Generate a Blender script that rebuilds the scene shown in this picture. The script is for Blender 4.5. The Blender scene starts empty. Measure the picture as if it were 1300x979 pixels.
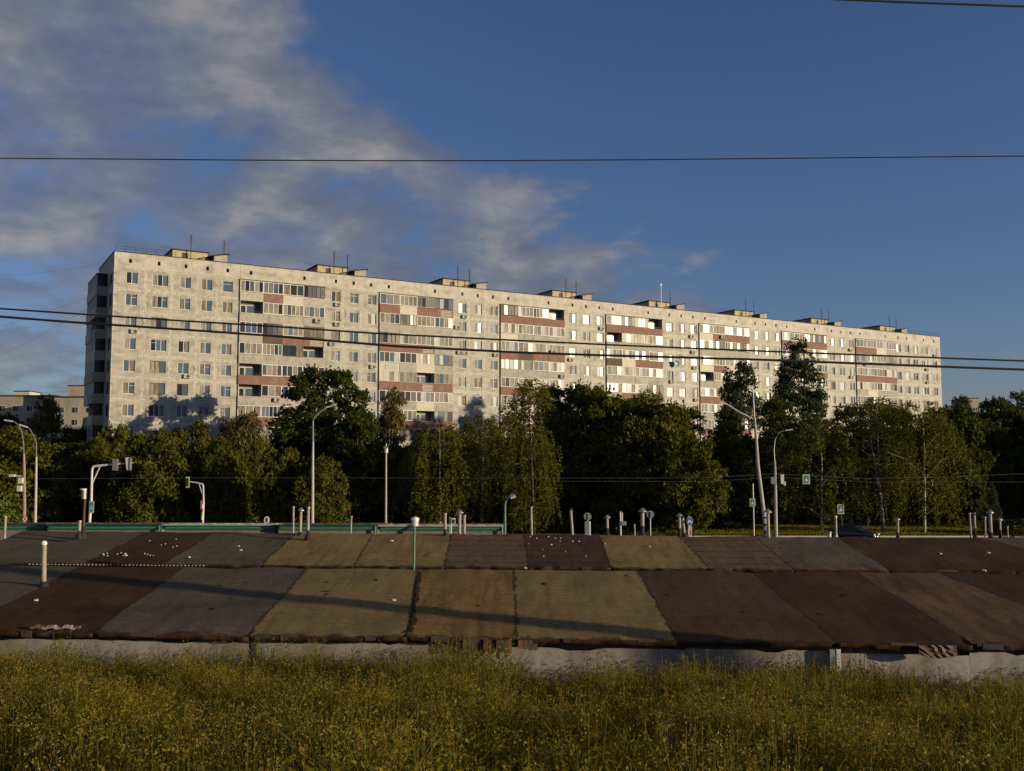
import bpy, math, random
import numpy as np
from mathutils import Vector, noise
R = math.radians
rnd = random.Random(7)
SC = bpy.context.scene
COL = SC.collection

# ------------------------------------------------------------------ camera model (1300 x 979 photograph)
F = 1240.0
PT = math.atan(101.5 / F)
EYE = 7.0
def ray(px, py):
    c, s = math.cos(PT), math.sin(PT)
    dx = (px - 650) / F; dy = (489.5 - py) / F
    return (dx, c - dy * s, s + dy * c)
def atY(px, py, Y):
    r = ray(px, py); t = Y / r[1]
    return Vector((r[0] * t, Y, EYE + r[2] * t))
def atZ(px, py, Z):
    r = ray(px, py); t = (Z - EYE) / r[2]
    return Vector((r[0] * t, r[1] * t, Z))

# ------------------------------------------------------------------ materials
MATS = {}
def nodes_mat(name):
    m = bpy.data.materials.new(name); m.use_nodes = True
    nt = m.node_tree; b = nt.nodes['Principled BSDF']
    MATS[name] = m
    return m, nt, b
def ramp(nt, fac, stops):
    r = nt.nodes.new('ShaderNodeValToRGB')
    e = r.color_ramp.elements
    while len(e) < len(stops): e.new(0.5)
    for i, (p, c) in enumerate(stops):
        e[i].position = p; e[i].color = (*c, 1) if len(c) == 3 else c
    nt.links.new(fac, r.inputs[0])
    return r.outputs[0]
def noise_n(nt, vec, scale, detail=4, rough=0.55, dist=0.0):
    n = nt.nodes.new('ShaderNodeTexNoise')
    n.inputs['Scale'].default_value = scale; n.inputs['Detail'].default_value = detail
    n.inputs['Roughness'].default_value = rough; n.inputs['Distortion'].default_value = dist
    if vec is not None: nt.links.new(vec, n.inputs['Vector'])
    return n.outputs['Fac']
def mapping(nt, vec, scale=(1, 1, 1), loc=(0, 0, 0), rot=(0, 0, 0)):
    m = nt.nodes.new('ShaderNodeMapping'); m.inputs['Scale'].default_value = scale
    m.inputs['Location'].default_value = loc; m.inputs['Rotation'].default_value = rot
    nt.links.new(vec, m.inputs['Vector']); return m.outputs[0]
def math_n(nt, op, a, b=None, c=None, clamp=False):
    m = nt.nodes.new('ShaderNodeMath'); m.operation = op; m.use_clamp = clamp
    for i, v in enumerate((a, b, c)):
        if v is None: continue
        if isinstance(v, (int, float)): m.inputs[i].default_value = v
        else: nt.links.new(v, m.inputs[i])
    return m.outputs[0]
def mix_n(nt, fac, a, b, mode='MIX'):
    m = nt.nodes.new('ShaderNodeMix'); m.data_type = 'RGBA'; m.blend_type = mode
    for sock, v in ((m.inputs[0], fac), (m.inputs[6], a), (m.inputs[7], b)):
        if isinstance(v, (int, float)): sock.default_value = v
        elif isinstance(v, tuple): sock.default_value = (*v, 1) if len(v) == 3 else v
        else: nt.links.new(v, sock)
    return m.outputs[2]
def coord(nt, which='Object'):
    return nt.nodes.new('ShaderNodeTexCoord').outputs[which]
def bump(nt, b, h, strength=0.3, dist=0.02):
    n = nt.nodes.new('ShaderNodeBump'); n.inputs['Strength'].default_value = strength
    n.inputs['Distance'].default_value = dist
    nt.links.new(h, n.inputs['Height']); nt.links.new(n.outputs[0], b.inputs['Normal'])
def painted(name, c, rough=0.6, var=0.25, scale=3.0, metal=0.0, spec=None, dirt=None):
    m, nt, b = nodes_mat(name)
    co = coord(nt)
    n1 = noise_n(nt, co, scale, 5); n2 = noise_n(nt, mapping(nt, co, (1, 1, .25)), scale * 3.1, 4)
    d = dirt or tuple(x * (1 - var * 1.6) for x in c)
    f = math_n(nt, 'MULTIPLY_ADD', n1, 0.6, math_n(nt, 'MULTIPLY', n2, 0.4))
    col = ramp(nt, f, [(0.3, d), (0.52, c), (0.75, tuple(min(1, x * (1 + var * .5)) for x in c))])
    nt.links.new(col, b.inputs['Base Color'])
    b.inputs['Roughness'].default_value = rough; b.inputs['Metallic'].default_value = metal
    if spec is not None: b.inputs['Specular IOR Level'].default_value = spec
    bump(nt, b, n2, 0.15, 0.01)
    return m

painted('white_paint', (.62, .60, .55), .5, .2)
painted('cream_panel', (.50, .46, .37), .6, .15)
painted('concrete', (.38, .355, .305), .9, .25, 1.5)
painted('concrete_pole', (.42, .38, .31), .85, .25, 2)
painted('pole_grey', (.44, .41, .36), .6, .25, 2)
painted('pinkish_pole', (.30, .22, .17), .85, .25, 2)
painted('balcony_red', (.20, .10, .072), .8, .35, 1.6, dirt=(.25, .18, .13))
painted('balcony_brown', (.10, .065, .045), .8, .3, 1.2)
painted('slats_white', (.50, .46, .38), .7, .2)
painted('dark_metal', (.03, .028, .026), .6, .3)
painted('grey_metal', (.27, .27, .26), .45, .2, 3, .4)
painted('green_pole', (.12, .22, .17), .55, .25)
painted('green_fascia', (.012, .16, .085), .5, .3, 1.0)
painted('yellow_brick', (.46, .38, .23), .9, .2, 2)
painted('roof_felt', (.05, .045, .04), .95, .3)
painted('tar', (.045, .028, .014), 1.0, .4, 5, dirt=(.07, .042, .02), spec=.05)
painted('rust', (.20, .085, .04), .9, .5, 4, dirt=(.08, .04, .025))
painted('pipe_paint', (.35, .30, .225), .7, .5, 7, dirt=(.13, .07, .04))
painted('black_band', (.015, .014, .013), .8, .2)
painted('sign_white', (.75, .75, .73), .4, .08)
painted('sign_blue', (.02, .12, .45), .4, .08)
painted('sign_red', (.5, .04, .035), .4, .08)
painted('sign_yellow', (.45, .54, .09), .4, .08)
painted('sign_back', (.22, .27, .28), .5, .15, 3, .3)
painted('kerb_stone', (.50, .47, .42), .9, .2)
painted('cable', (.012, .011, .011), .7, .2)
painted('insulator', (.35, .2, .15), .3, .1)
painted('dark_board', (.08, .05, .035), .9, .5, 6)
painted('litter', (.6, .57, .5), .8, .2)
painted('tarpaulin', (.13, .075, .05), .7, .4, 5)
painted('birch_bark', (.40, .37, .31), .9, .45, 5, dirt=(.05, .045, .04))
painted('bark', (.075, .055, .04), .95, .4, 5)
painted('rubber', (.02, .02, .02), .8, .1)
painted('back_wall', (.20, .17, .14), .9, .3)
m, nt, b = nodes_mat('glass_dark'); b.inputs['Base Color'].default_value = (.02, .024, .03, 1); b.inputs['Roughness'].default_value = .24; b.inputs['Specular IOR Level'].default_value = .22
m, nt, b = nodes_mat('glass_blue'); b.inputs['Base Color'].default_value = (.07, .10, .14, 1); b.inputs['Roughness'].default_value = .24; b.inputs['Specular IOR Level'].default_value = .28
m, nt, b = nodes_mat('glass_curtain'); b.inputs['Roughness'].default_value = .45; b.inputs['Specular IOR Level'].default_value = .12
nt.links.new(ramp(nt, noise_n(nt, mapping(nt, coord(nt), (9, 9, .6)), 1.2, 3), [(.35, (.12, .11, .10)), (.65, (.33, .30, .25))]), b.inputs['Base Color'])
m, nt, b = nodes_mat('glass_beige'); b.inputs['Roughness'].default_value = .45; b.inputs['Specular IOR Level'].default_value = .12
nt.links.new(ramp(nt, noise_n(nt, mapping(nt, coord(nt), (7, 7, 1)), .9, 3), [(.35, (.09, .075, .06)), (.65, (.24, .20, .15))]), b.inputs['Base Color'])
m, nt, b = nodes_mat('brown_wood'); b.inputs['Base Color'].default_value = (.09, .05, .03, 1); b.inputs['Roughness'].default_value = .6
m, nt, b = nodes_mat('car_paint'); b.inputs['Base Color'].default_value = (.012, .02, .045, 1); b.inputs['Roughness'].default_value = .25; b.inputs['Metallic'].default_value = .3; b.inputs['Coat Weight'].default_value = .6
m, nt, b = nodes_mat('lens_clear'); b.inputs['Base Color'].default_value = (.7, .7, .68, 1); b.inputs['Roughness'].default_value = .1
m, nt, b = nodes_mat('lens_red'); b.inputs['Base Color'].default_value = (.35, .01, .01, 1); b.inputs['Roughness'].default_value = .2

# panel facade: UVMap.x counts vertical joints, UVMap.y counts floors, PW.x = panel width
def facade_mat(name, base, light, dark, joint, amount):
    m, nt, b = nodes_mat(name)
    co = coord(nt)
    uv = nt.nodes.new('ShaderNodeUVMap'); uv.uv_map = 'UVMap'
    pw = nt.nodes.new('ShaderNodeUVMap'); pw.uv_map = 'PW'
    s = nt.nodes.new('ShaderNodeSeparateXYZ'); nt.links.new(uv.outputs[0], s.inputs[0])
    p = nt.nodes.new('ShaderNodeSeparateXYZ'); nt.links.new(pw.outputs[0], p.inputs[0])
    dx = math_n(nt, 'MULTIPLY', math_n(nt, 'PINGPONG', s.outputs[0], 0.5), p.outputs[0])
    dz = math_n(nt, 'MULTIPLY', math_n(nt, 'PINGPONG', s.outputs[1], 0.5), 2.75)
    d = math_n(nt, 'MINIMUM', dx, dz)
    big = noise_n(nt, mapping(nt, co, (.12, .12, .3)), 1.0, 3)
    wob = noise_n(nt, co, 2.2, 5, .65)
    patch = noise_n(nt, mapping(nt, co, (.5, .5, 1)), 1.1, 5, .6)
    thr = math_n(nt, 'MULTIPLY', math_n(nt, 'SUBTRACT', wob, .33), .75)   # ragged sealant band
    thr = math_n(nt, 'MULTIPLY', thr, math_n(nt, 'MULTIPLY_ADD', big, 1.6, .1))
    seal = math_n(nt, 'LESS_THAN', d, thr)
    seal = math_n(nt, 'MULTIPLY', seal, amount)
    line = math_n(nt, 'LESS_THAN', d, .038)
    stain = noise_n(nt, mapping(nt, co, (1.4, 1.4, .22)), 1.0, 5, .6)
    fine = noise_n(nt, co, 14, 3)
    c0 = ramp(nt, patch, [(.34, tuple(x * .82 for x in dark)), (.5, base), (.66, light)])
    c1 = mix_n(nt, math_n(nt, 'MULTIPLY', math_n(nt, 'SUBTRACT', stain, .48, clamp=True), 2.6, clamp=True), c0, tuple(x * .55 for x in base))
    c1 = mix_n(nt, math_n(nt, 'MULTIPLY', fine, .25), c1, tuple(x * .6 for x in base))
    rep = math_n(nt, 'GREATER_THAN', noise_n(nt, mapping(nt, co, (.6, .6, 1.3)), 1.7, 4, .7), .64)
    c1 = mix_n(nt, math_n(nt, 'MULTIPLY', rep, amount * .7), c1, joint)
    c2 = mix_n(nt, seal, c1, joint)
    c3 = mix_n(nt, math_n(nt, 'MULTIPLY', line, math_n(nt, 'MULTIPLY_ADD', big, -.9, 1.1, clamp=True)), c2, tuple(x * .35 for x in base))
    nt.links.new(c3, b.inputs['Base Color']); b.inputs['Roughness'].default_value = .55; b.inputs['Specular IOR Level'].default_value = .22
    bump(nt, b, fine, .4, .02)
    return m
facade_mat('panel_facade', (.40, .37, .315), (.46, .43, .37), (.32, .295, .25), (.58, .555, .49), .8)
facade_mat('panel_attic', (.48, .44, .37), (.56, .52, .44), (.38, .35, .29), (.62, .58, .50), .5)
painted('far_facade', (.42, .36, .28), .9, .25, .2)

def leaf_mat(name, cols, trans=.25):
    m, nt, b = nodes_mat(name)
    a = nt.nodes.new('ShaderNodeAttribute'); a.attribute_name = 'v'
    n = len(cols)
    col = ramp(nt, a.outputs['Fac'], [(i / (n - 1), c) for i, c in enumerate(cols)])
    d = nt.nodes.new('ShaderNodeBsdfDiffuse'); t = nt.nodes.new('ShaderNodeBsdfTranslucent')
    nt.links.new(col, d.inputs[0]); nt.links.new(mix_n(nt, .5, col, (.20, .19, .03)), t.inputs[0])
    g = nt.nodes.new('ShaderNodeBsdfGlossy'); g.inputs['Roughness'].default_value = .45; g.inputs[0].default_value = (.5, .5, .45, 1)
    ms = nt.nodes.new('ShaderNodeMixShader'); ms.inputs[0].default_value = trans
    nt.links.new(d.outputs[0], ms.inputs[1]); nt.links.new(t.outputs[0], ms.inputs[2])
    m2 = nt.nodes.new('ShaderNodeMixShader'); m2.inputs[0].default_value = .012
    nt.links.new(ms.outputs[0], m2.inputs[1]); nt.links.new(g.outputs[0], m2.inputs[2])
    nt.links.new(m2.outputs[0], nt.nodes['Material Output'].inputs[0])
    nt.nodes.remove(b)
    return m
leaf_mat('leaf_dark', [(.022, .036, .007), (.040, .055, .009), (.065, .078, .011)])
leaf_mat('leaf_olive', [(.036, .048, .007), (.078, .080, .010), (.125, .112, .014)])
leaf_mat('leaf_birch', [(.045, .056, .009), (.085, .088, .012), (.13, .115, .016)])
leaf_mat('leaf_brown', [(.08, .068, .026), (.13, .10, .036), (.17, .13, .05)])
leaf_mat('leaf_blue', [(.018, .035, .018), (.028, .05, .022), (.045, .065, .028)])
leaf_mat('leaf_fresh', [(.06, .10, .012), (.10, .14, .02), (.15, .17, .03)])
leaf_mat('grass_blade', [(.035, .045, .006), (.125, .115, .010), (.225, .185, .014), (.25, .15, .022)], .35)
leaf_mat('seed_head', [(.17, .145, .02), (.24, .185, .03), (.24, .13, .03), (.30, .24, .08)], .3)
leaf_mat('petal', [(.7, .7, .66), (.8, .8, .76)], .2)

# garage roofs
def roof_mat(name, base, alt, streak, ribs=0.0, blotch=.35):
    m, nt, b = nodes_mat(name)
    uv = nt.nodes.new('ShaderNodeUVMap'); uv.uv_map = 'UVMap'
    u = uv.outputs[0]
    big = noise_n(nt, mapping(nt, u, (.35, .35, 1)), 1.0, 5, .6)
    wash = noise_n(nt, mapping(nt, u, (3.5, .35, 1)), 1.0, 5, .6)      # run-off streaks down the slope
    rows = noise_n(nt, mapping(nt, u, (.45, 3.2, 1)), 1.3, 6, .7)        # overlapping rolls across the slope
    fine = noise_n(nt, u, 22, 4, .7)
    c = ramp(nt, big, [(.3, base), (.7, alt)])
    c = mix_n(nt, math_n(nt, 'MULTIPLY', math_n(nt, 'SUBTRACT', wash, .46, clamp=True), 4.5 * blotch * 2, clamp=True), c, streak)
    c = mix_n(nt, math_n(nt, 'MULTIPLY', math_n(nt, 'SUBTRACT', rows, .52, clamp=True), 3.6, clamp=True), c, tuple(x * .5 for x in base))
    c = mix_n(nt, math_n(nt, 'MULTIPLY', fine, .5), c, tuple(x * .55 for x in base))
    s = nt.nodes.new('ShaderNodeSeparateXYZ'); nt.links.new(u, s.inputs[0])
    jit = math_n(nt, 'MULTIPLY_ADD', noise_n(nt, mapping(nt, u, (.8, .1, 1)), 1.5, 3), .25, s.outputs[1])
    seam = math_n(nt, 'LESS_THAN', math_n(nt, 'PINGPONG', jit, .5 if ribs < .5 else .42), .010 if ribs < .5 else .05)
    sm = math_n(nt, 'MULTIPLY', seam, .6 + ribs * .35)
    c = mix_n(nt, math_n(nt, 'MULTIPLY', sm, math_n(nt, 'MULTIPLY_ADD', noise_n(nt, mapping(nt, u, (.7, 3, 1)), 1.3), 2.4, -.6, clamp=True)), c, (.012, .009, .008))
    rid = nt.nodes.new('ShaderNodeTexWhiteNoise'); rid.noise_dimensions = '1D'
    nt.links.new(math_n(nt, 'FLOOR', jit), rid.inputs['W'])
    c = mix_n(nt, math_n(nt, 'MULTIPLY', rid.outputs['Value'], .45), c, tuple(x * .55 for x in base))
    c = mix_n(nt, math_n(nt, 'MULTIPLY', math_n(nt, 'SUBTRACT', noise_n(nt, u, 5.5, 5, .7), .5, clamp=True), 2.2, clamp=True), c, tuple(x * 1.45 for x in alt))
    spot = math_n(nt, 'GREATER_THAN', noise_n(nt, mapping(nt, u, (1, 2.2, 1)), 1.6, 6, .75), .655)
    c = mix_n(nt, math_n(nt, 'MULTIPLY', spot, .7), c, tuple(x * .35 for x in streak))
    nt.links.new(c, b.inputs['Base Color']); b.inputs['Roughness'].default_value = .95
    b.inputs['Specular IOR Level'].default_value = .15
    e_ = nt.nodes.new('ShaderNodeUVMap'); e_.uv_map = 'PW'
    es = nt.nodes.new('ShaderNodeSeparateXYZ'); nt.links.new(e_.outputs[0], es.inputs[0])
    rag = math_n(nt, 'MULTIPLY', math_n(nt, 'SUBTRACT', noise_n(nt, u, 2.6, 6, .7), .40, clamp=True), .55)
    tar = math_n(nt, 'MAXIMUM', math_n(nt, 'LESS_THAN', es.outputs[0], math_n(nt, 'MULTIPLY', rag, .8)), math_n(nt, 'LESS_THAN', es.outputs[1], math_n(nt, 'MULTIPLY', rag, 2.2)))
    c = mix_n(nt, math_n(nt, 'MULTIPLY', tar, .72), c, (.028, .019, .014))
    nt.links.new(c, b.inputs['Base Color'])
    bump(nt, b, math_n(nt, 'ADD', fine, math_n(nt, 'MULTIPLY', seam, -1.5)), .5, .02)
    return m
roof_mat('roof_grey', (.115, .093, .058), (.155, .125, .078), (.075, .06, .04))
roof_mat('roof_tan', (.245, .17, .062), (.31, .215, .082), (.14, .082, .032))
roof_mat('roof_rustytan', (.25, .145, .045), (.32, .19, .06), (.12, .062, .022), 0, .55)
roof_mat('roof_brown', (.062, .031, .011), (.09, .045, .016), (.036, .019, .008))
roof_mat('roof_redbrown', (.09, .046, .018), (.13, .066, .025), (.05, .028, .014))
roof_mat('roof_ochre', (.14, .075, .027), (.18, .10, .04), (.07, .04, .02), 0, .7)
roof_mat('roof_ribbed', (.15, .09, .045), (.19, .12, .06), (.09, .048, .025), 1.0)
roof_mat('roof_ribdark', (.08, .042, .024), (.11, .056, .03), (.045, .026, .016), 1.0)

# fence sheet
m, nt, b = nodes_mat('fence_sheet')
co = coord(nt)
st = noise_n(nt, mapping(nt, co, (.7, .7, .35)), 1.3, 5, .6)
c = ramp(nt, st, [(.33, (.24, .215, .18)), (.5, (.35, .32, .28)), (.7, (.44, .41, .36))])
c = mix_n(nt, math_n(nt, 'MULTIPLY', math_n(nt, 'SUBTRACT', noise_n(nt, co, 3.0, 6, .7), .56, clamp=True), 5, clamp=True), c, (.16, .10, .06))
nt.links.new(c, b.inputs['Base Color']); b.inputs['Roughness'].default_value = .55; b.inputs['Metallic'].default_value = .15
bump(nt, b, noise_n(nt, mapping(nt, co, (1, 1, .5)), 1.3, 2), .35, .08)

# ground materials
m, nt, b = nodes_mat('soil')
co = coord(nt)
nt.links.new(ramp(nt, noise_n(nt, co, .6, 6), [(.3, (.035, .03, .018)), (.6, (.06, .05, .025)), (.8, (.07, .07, .03))]), b.inputs['Base Color']); b.inputs['Roughness'].default_value = 1
m, nt, b = nodes_mat('asphalt')
co = coord(nt)
nt.links.new(ramp(nt, noise_n(nt, co, 1.4, 6), [(.3, (.04, .038, .036)), (.7, (.065, .062, .058))]), b.inputs['Base Color']); b.inputs['Roughness'].default_value = .9
m, nt, b = nodes_mat('lawn_grass')
co = coord(nt)
nt.links.new(ramp(nt, noise_n(nt, co, .5, 7, .7), [(.3, (.05, .065, .012)), (.6, (.11, .12, .02)), (.8, (.16, .15, .035))]), b.inputs['Base Color']); b.inputs['Roughness'].default_value = 1
bump(nt, b, noise_n(nt, co, 9, 4), .8, .1)
def M(n): return MATS[n]

# ------------------------------------------------------------------ object helpers
def tag(o, label=None, cat=None, group=None, kind=None):
    if label: o['label'] = label
    if cat: o['category'] = cat
    if group: o['group'] = group
    if kind: o['kind'] = kind
    return o
def empty(name, loc, rz=0.0, label=None, cat=None, group=None):
    o = bpy.data.objects.new(name, None); COL.objects.link(o)
    o.location = loc; o.rotation_euler = (0, 0, rz); o.empty_display_size = .2
    return tag(o, label, cat, group)
def copy_tree(o, parent=None):
    c = o.copy(); COL.objects.link(c)
    if parent is not None: c.parent = parent
    for ch in [x for x in KIDS.get(o.name, [])]:
        copy_tree(ch, c)
        KIDS.setdefault(c.name, [])
    return c
KIDS = {}
class MB:
    def __init__(s): s.v = []; s.f = []; s.m = []; s.mats = []; s.uv = None; s.pw = None
    def mi(s, n):
        if n not in s.mats: s.mats.append(n)
        return s.mats.index(n)
    def face(s, pts, mat, uv=None, pw=None):
        i = len(s.v); s.v += [tuple(p) for p in pts]; s.f.append(tuple(range(i, i + len(pts)))); s.m.append(s.mi(mat))
        if uv is not None:
            if s.uv is None: s.uv = []; s.pw = []
            s.uv += uv; s.pw += [(pw or 1.0, 0.0)] * len(pts)
        elif s.uv is not None:
            s.uv += [(0.25, 0.3)] * len(pts); s.pw += [(2.6, 0)] * len(pts)
    def box(s, a, b, mat):
        x0, y0, z0 = a; x1, y1, z1 = b
        P = [(x0, y0, z0), (x1, y0, z0), (x1, y1, z0), (x0, y1, z0), (x0, y0, z1), (x1, y0, z1), (x1, y1, z1), (x0, y1, z1)]
        s.poly8(P, mat)
    def poly8(s, P, mat):
        for q in ((0, 1, 5, 4), (1, 2, 6, 5), (2, 3, 7, 6), (3, 0, 4, 7), (4, 5, 6, 7), (3, 2, 1, 0)):
            s.face([P[k] for k in q], mat)
    def tube(s, pts, rad, mat, seg=8, cap=True):
        pts = [Vector(p) for p in pts]
        if not isinstance(rad, (list, tuple)): rad = [rad] * len(pts)
        rings = []; base = len(s.v)
        for i, p in enumerate(pts):
            d = (pts[min(i + 1, len(pts) - 1)] - pts[max(i - 1, 0)])
            if d.length < 1e-6: d = Vector((0, 0, 1))
            d.normalize()
            ref = Vector((0, 0, 1)) if abs(d.z) < .9 else Vector((1, 0, 0))
            e1 = d.cross(ref).normalized(); e2 = d.cross(e1).normalized()
            for k in range(seg):
                a = 2 * math.pi * k / seg
                s.v.append(tuple(p + (e1 * math.cos(a) + e2 * math.sin(a)) * rad[i]))
        mi = s.mi(mat)
        for i in range(len(pts) - 1):
            for k in range(seg):
                a = base + i * seg + k; b2 = base + i * seg + (k + 1) % seg
                s.f.append((a, b2, b2 + seg, a + seg)); s.m.append(mi)
        if cap:
            s.f.append(tuple(base + k for k in range(seg))[::-1]); s.m.append(mi)
            n = base + (len(pts) - 1) * seg
            s.f.append(tuple(n + k for k in range(seg))); s.m.append(mi)
    def disc(s, c, r, th, mat, seg=24, axis=(0, 1, 0)):
        ax = Vector(axis).normalized(); c = Vector(c)
        s.tube([c - ax * th / 2, c + ax * th / 2], r, mat, seg)
    def build(s, name, parent=None, smooth=False):
        me = bpy.data.meshes.new(name); me.from_pydata(s.v, [], s.f)
        for n in s.mats: me.materials.append(MATS[n])
        me.polygons.foreach_set('material_index', s.m)
        if smooth: me.polygons.foreach_set('use_smooth', [True] * len(s.f))
        if s.uv is not None:
            l = me.uv_layers.new(name='UVMap'); l.data.foreach_set('uv', [c for u in s.uv for c in u])
            l = me.uv_layers.new(name='PW'); l.data.foreach_set('uv', [c for u in s.pw for c in u])
        me.update()
        o = bpy.data.objects.new(name, me); COL.objects.link(o)
        if parent is not None:
            o.parent = parent; KIDS.setdefault(parent.name, []).append(o)
        return o
def quad_cloud(name, V, val, mats, parent=None, mi=None):
    """V (N,4,3) leaf faces as one mesh, val (N) colour value"""
    N = len(V); me = bpy.data.meshes.new(name)
    me.vertices.add(N * 4); me.vertices.foreach_set('co', V.astype(np.float32).ravel())
    me.loops.add(N * 4); me.loops.foreach_set('vertex_index', np.arange(N * 4, dtype=np.int32))
    me.polygons.add(N); me.polygons.foreach_set('loop_start', np.arange(0, N * 4, 4, dtype=np.int32))
    for n in mats: me.materials.append(MATS[n])
    if mi is not None: me.polygons.foreach_set('material_index', mi.astype(np.int32))
    a = me.attributes.new('v', 'FLOAT', 'FACE'); a.data.foreach_set('value', val.astype(np.float32))
    me.update()
    o = bpy.data.objects.new(name, me); COL.objects.link(o)
    if parent is not None:
        o.parent = parent; KIDS.setdefault(parent.name, []).append(o)
    return o

# ------------------------------------------------------------------ camera, sun, sky
cam = bpy.data.objects.new('camera', bpy.data.cameras.new('camera')); COL.objects.link(cam); SC.camera = cam
cam.location = (0, 0, EYE); cam.rotation_euler = (math.pi / 2 + PT, 0, 0)
cam.data.sensor_width = 36; cam.data.lens = F / 1300 * 36; cam.data.clip_end = 6000; cam.data.clip_start = .1

SUN_DIR = Vector((.932, -.362, 0)).normalized()
EL = R(8.0)
S = Vector((SUN_DIR.x * math.cos(EL), SUN_DIR.y * math.cos(EL), math.sin(EL)))
sun = bpy.data.objects.new('sun', bpy.data.lights.new('sun', 'SUN')); COL.objects.link(sun)
sun.data.energy = 5.0; sun.data.angle = R(.5); sun.data.color = (1, .82, .56)
sun.rotation_euler = S.to_track_quat('Z', 'Y').to_euler(); sun.location = (30, -20, 40)

w = bpy.data.worlds.new('World'); SC.world = w; w.use_nodes = True
nt = w.node_tree; bg = nt.nodes['Background']
sky = nt.nodes.new('ShaderNodeTexSky'); sky.sky_type = 'NISHITA'; sky.sun_disc = False
sky.sun_elevation = EL; sky.sun_rotation = math.atan2(SUN_DIR.x, SUN_DIR.y)
sky.air_density = 1.0; sky.dust_density = .3; sky.ozone_density = 2.0
SKYS = .06
co = nt.nodes.new('ShaderNodeTexCoord').outputs['Generated']
s = nt.nodes.new('ShaderNodeSeparateXYZ'); nt.links.new(co, s.inputs[0])
zz = math_n(nt, 'ADD', math_n(nt, 'MAXIMUM', s.outputs[2], 0.0), .30)
cx = math_n(nt, 'DIVIDE', s.outputs[0], zz); cy = math_n(nt, 'DIVIDE', s.outputs[1], zz)
cb = nt.nodes.new('ShaderNodeCombineXYZ'); nt.links.new(cx, cb.inputs[0]); nt.links.new(cy, cb.inputs[1])
v = mapping(nt, cb.outputs[0], (1.0, 1.0, 1), (3.1, 7.7, 0))
big = noise_n(nt, v, .75, 2, .5)
puff = noise_n(nt, v, 5.6, 7, .56, .1)
fine = noise_n(nt, mapping(nt, cb.outputs[0], (1, 1, 1), (1.3, 2.2, 4)), 7.5, 5, .6)
# azimuth coordinate a = x / y (tan of azimuth), elevation e = z
az = math_n(nt, 'DIVIDE', s.outputs[0], math_n(nt, 'MAXIMUM', s.outputs[1], .05))
el = s.outputs[2]
# bank: covers the left, its right edge runs from the building roof up to the top left
edge = math_n(nt, 'ADD', math_n(nt, 'MULTIPLY', el, -1.6), .48)      # right edge azimuth at this elevation
bank = math_n(nt, 'MULTIPLY', math_n(nt, 'SUBTRACT', edge, az), 3.6)
bank = math_n(nt, 'MINIMUM', math_n(nt, 'MAXIMUM', bank, -.3), .50)
dens = math_n(nt, 'ADD', math_n(nt, 'MULTIPLY', puff, 1.0), math_n(nt, 'MULTIPLY', big, .45))
dens = math_n(nt, 'ADD', dens, math_n(nt, 'MULTIPLY', fine, .20))
dens = math_n(nt, 'ADD', dens, math_n(nt, 'MULTIPLY', bank, .52))
cov = ramp(nt, dens, [(.0, (0, 0, 0)), (.87, (0, 0, 0)), (.97, (.30, .30, .30)), (1.0, (.38, .38, .38))])
cov2 = ramp(nt, math_n(nt, 'SUBTRACT', dens, .45), [(.48, (0, 0, 0)), (.60, (.28, .28, .28)), (.78, (.50, .50, .50))])
cov = mix_n(nt, 1.0, cov, cov2, 'ADD')
lit = ramp(nt, noise_n(nt, mapping(nt, cb.outputs[0], (1, 1, 1), (3.13, 7.66, 0)), 5.6, 7, .58, .1), [(.40, (.125, .145, .195)), (.54, (.19, .20, .23)), (.74, (.40, .36, .315))])
lp = nt.nodes.new('ShaderNodeMapping')
skc = mix_n(nt, 1.0, sky.outputs[0], (SKYS * 1.12, SKYS * 1.22, SKYS * 1.82), 'MULTIPLY')
out = mix_n(nt, cov, skc, lit)
nt.nodes.remove(lp)
nt.links.new(out, bg.inputs[0]); bg.inputs[1].default_value = 1.0

SC.view_settings.view_transform = 'Standard'; SC.view_settings.look = 'None'
SC.view_settings.exposure = 0.0; SC.view_settings.gamma = 1.0
SC.render.engine = 'CYCLES'
SC.cycles.max_bounces = 5; SC.cycles.diffuse_bounces = 2; SC.cycles.glossy_bounces = 2; SC.cycles.transmission_bounces = 3
SC.cycles.use_denoising = True

#@@GROUND
# ------------------------------------------------------------------ ground
def skew(x): return .078 * max(-45, min(45, x))
def ground_z(x, y):
    q = y + skew(x)
    if q < 3.6: z = 4.45
    elif q < 23.4: z = 4.45 + (1.25 - 4.45) * (q - 3.6) / 19.8
    elif q < 25.2: z = 1.25 + (0.15 - 1.25) * (q - 23.4) / 1.8
    elif q < 27: z = .15 * (27 - q) / 1.8
    else: z = 0.0
    return z
xs = sorted(set([-3000, -1500, -700, -300, -150, -80] + list(range(-60, 61, 2)) + [80, 150, 300, 700, 1500, 3000]))
ys = sorted(set([-3000, -600, -100, -20] + [k * .9 for k in range(0, 44)] + [45, 60, 77, 97, 120, 160, 240, 400, 900, 2000, 4500]))
g = MB()
for x in xs:
    for y in ys:
        z = ground_z(x, y)
        if 4 < y < 23 and abs(x) < 60: z += .12 * noise.noise(Vector((x * .4, y * .4, 0)))
        g.v.append((x, y, z))
ny = len(ys)
for i in range(len(xs) - 1):
    for j in range(ny - 1):
        a = i * ny + j; g.f.append((a, a + ny, a + ny + 1, a + 1)); g.m.append(g.mi('soil'))
tag(g.build('ground'), kind='structure')
g = MB(); g.face([(-260, 77.5, .004), (320, 77.5, .004), (320, 96.3, .004), (-260, 96.3, .004)], 'asphalt')
tag(g.build('road'), kind='structure')
g = MB()
for k in range(-60, 80):
    g.box((k * 4.0, 86.9, .006), (k * 4.0 + 2.2, 87.05, .010), 'sign_white')
tag(g.build('road_marking'), kind='structure')
g = MB()
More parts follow.
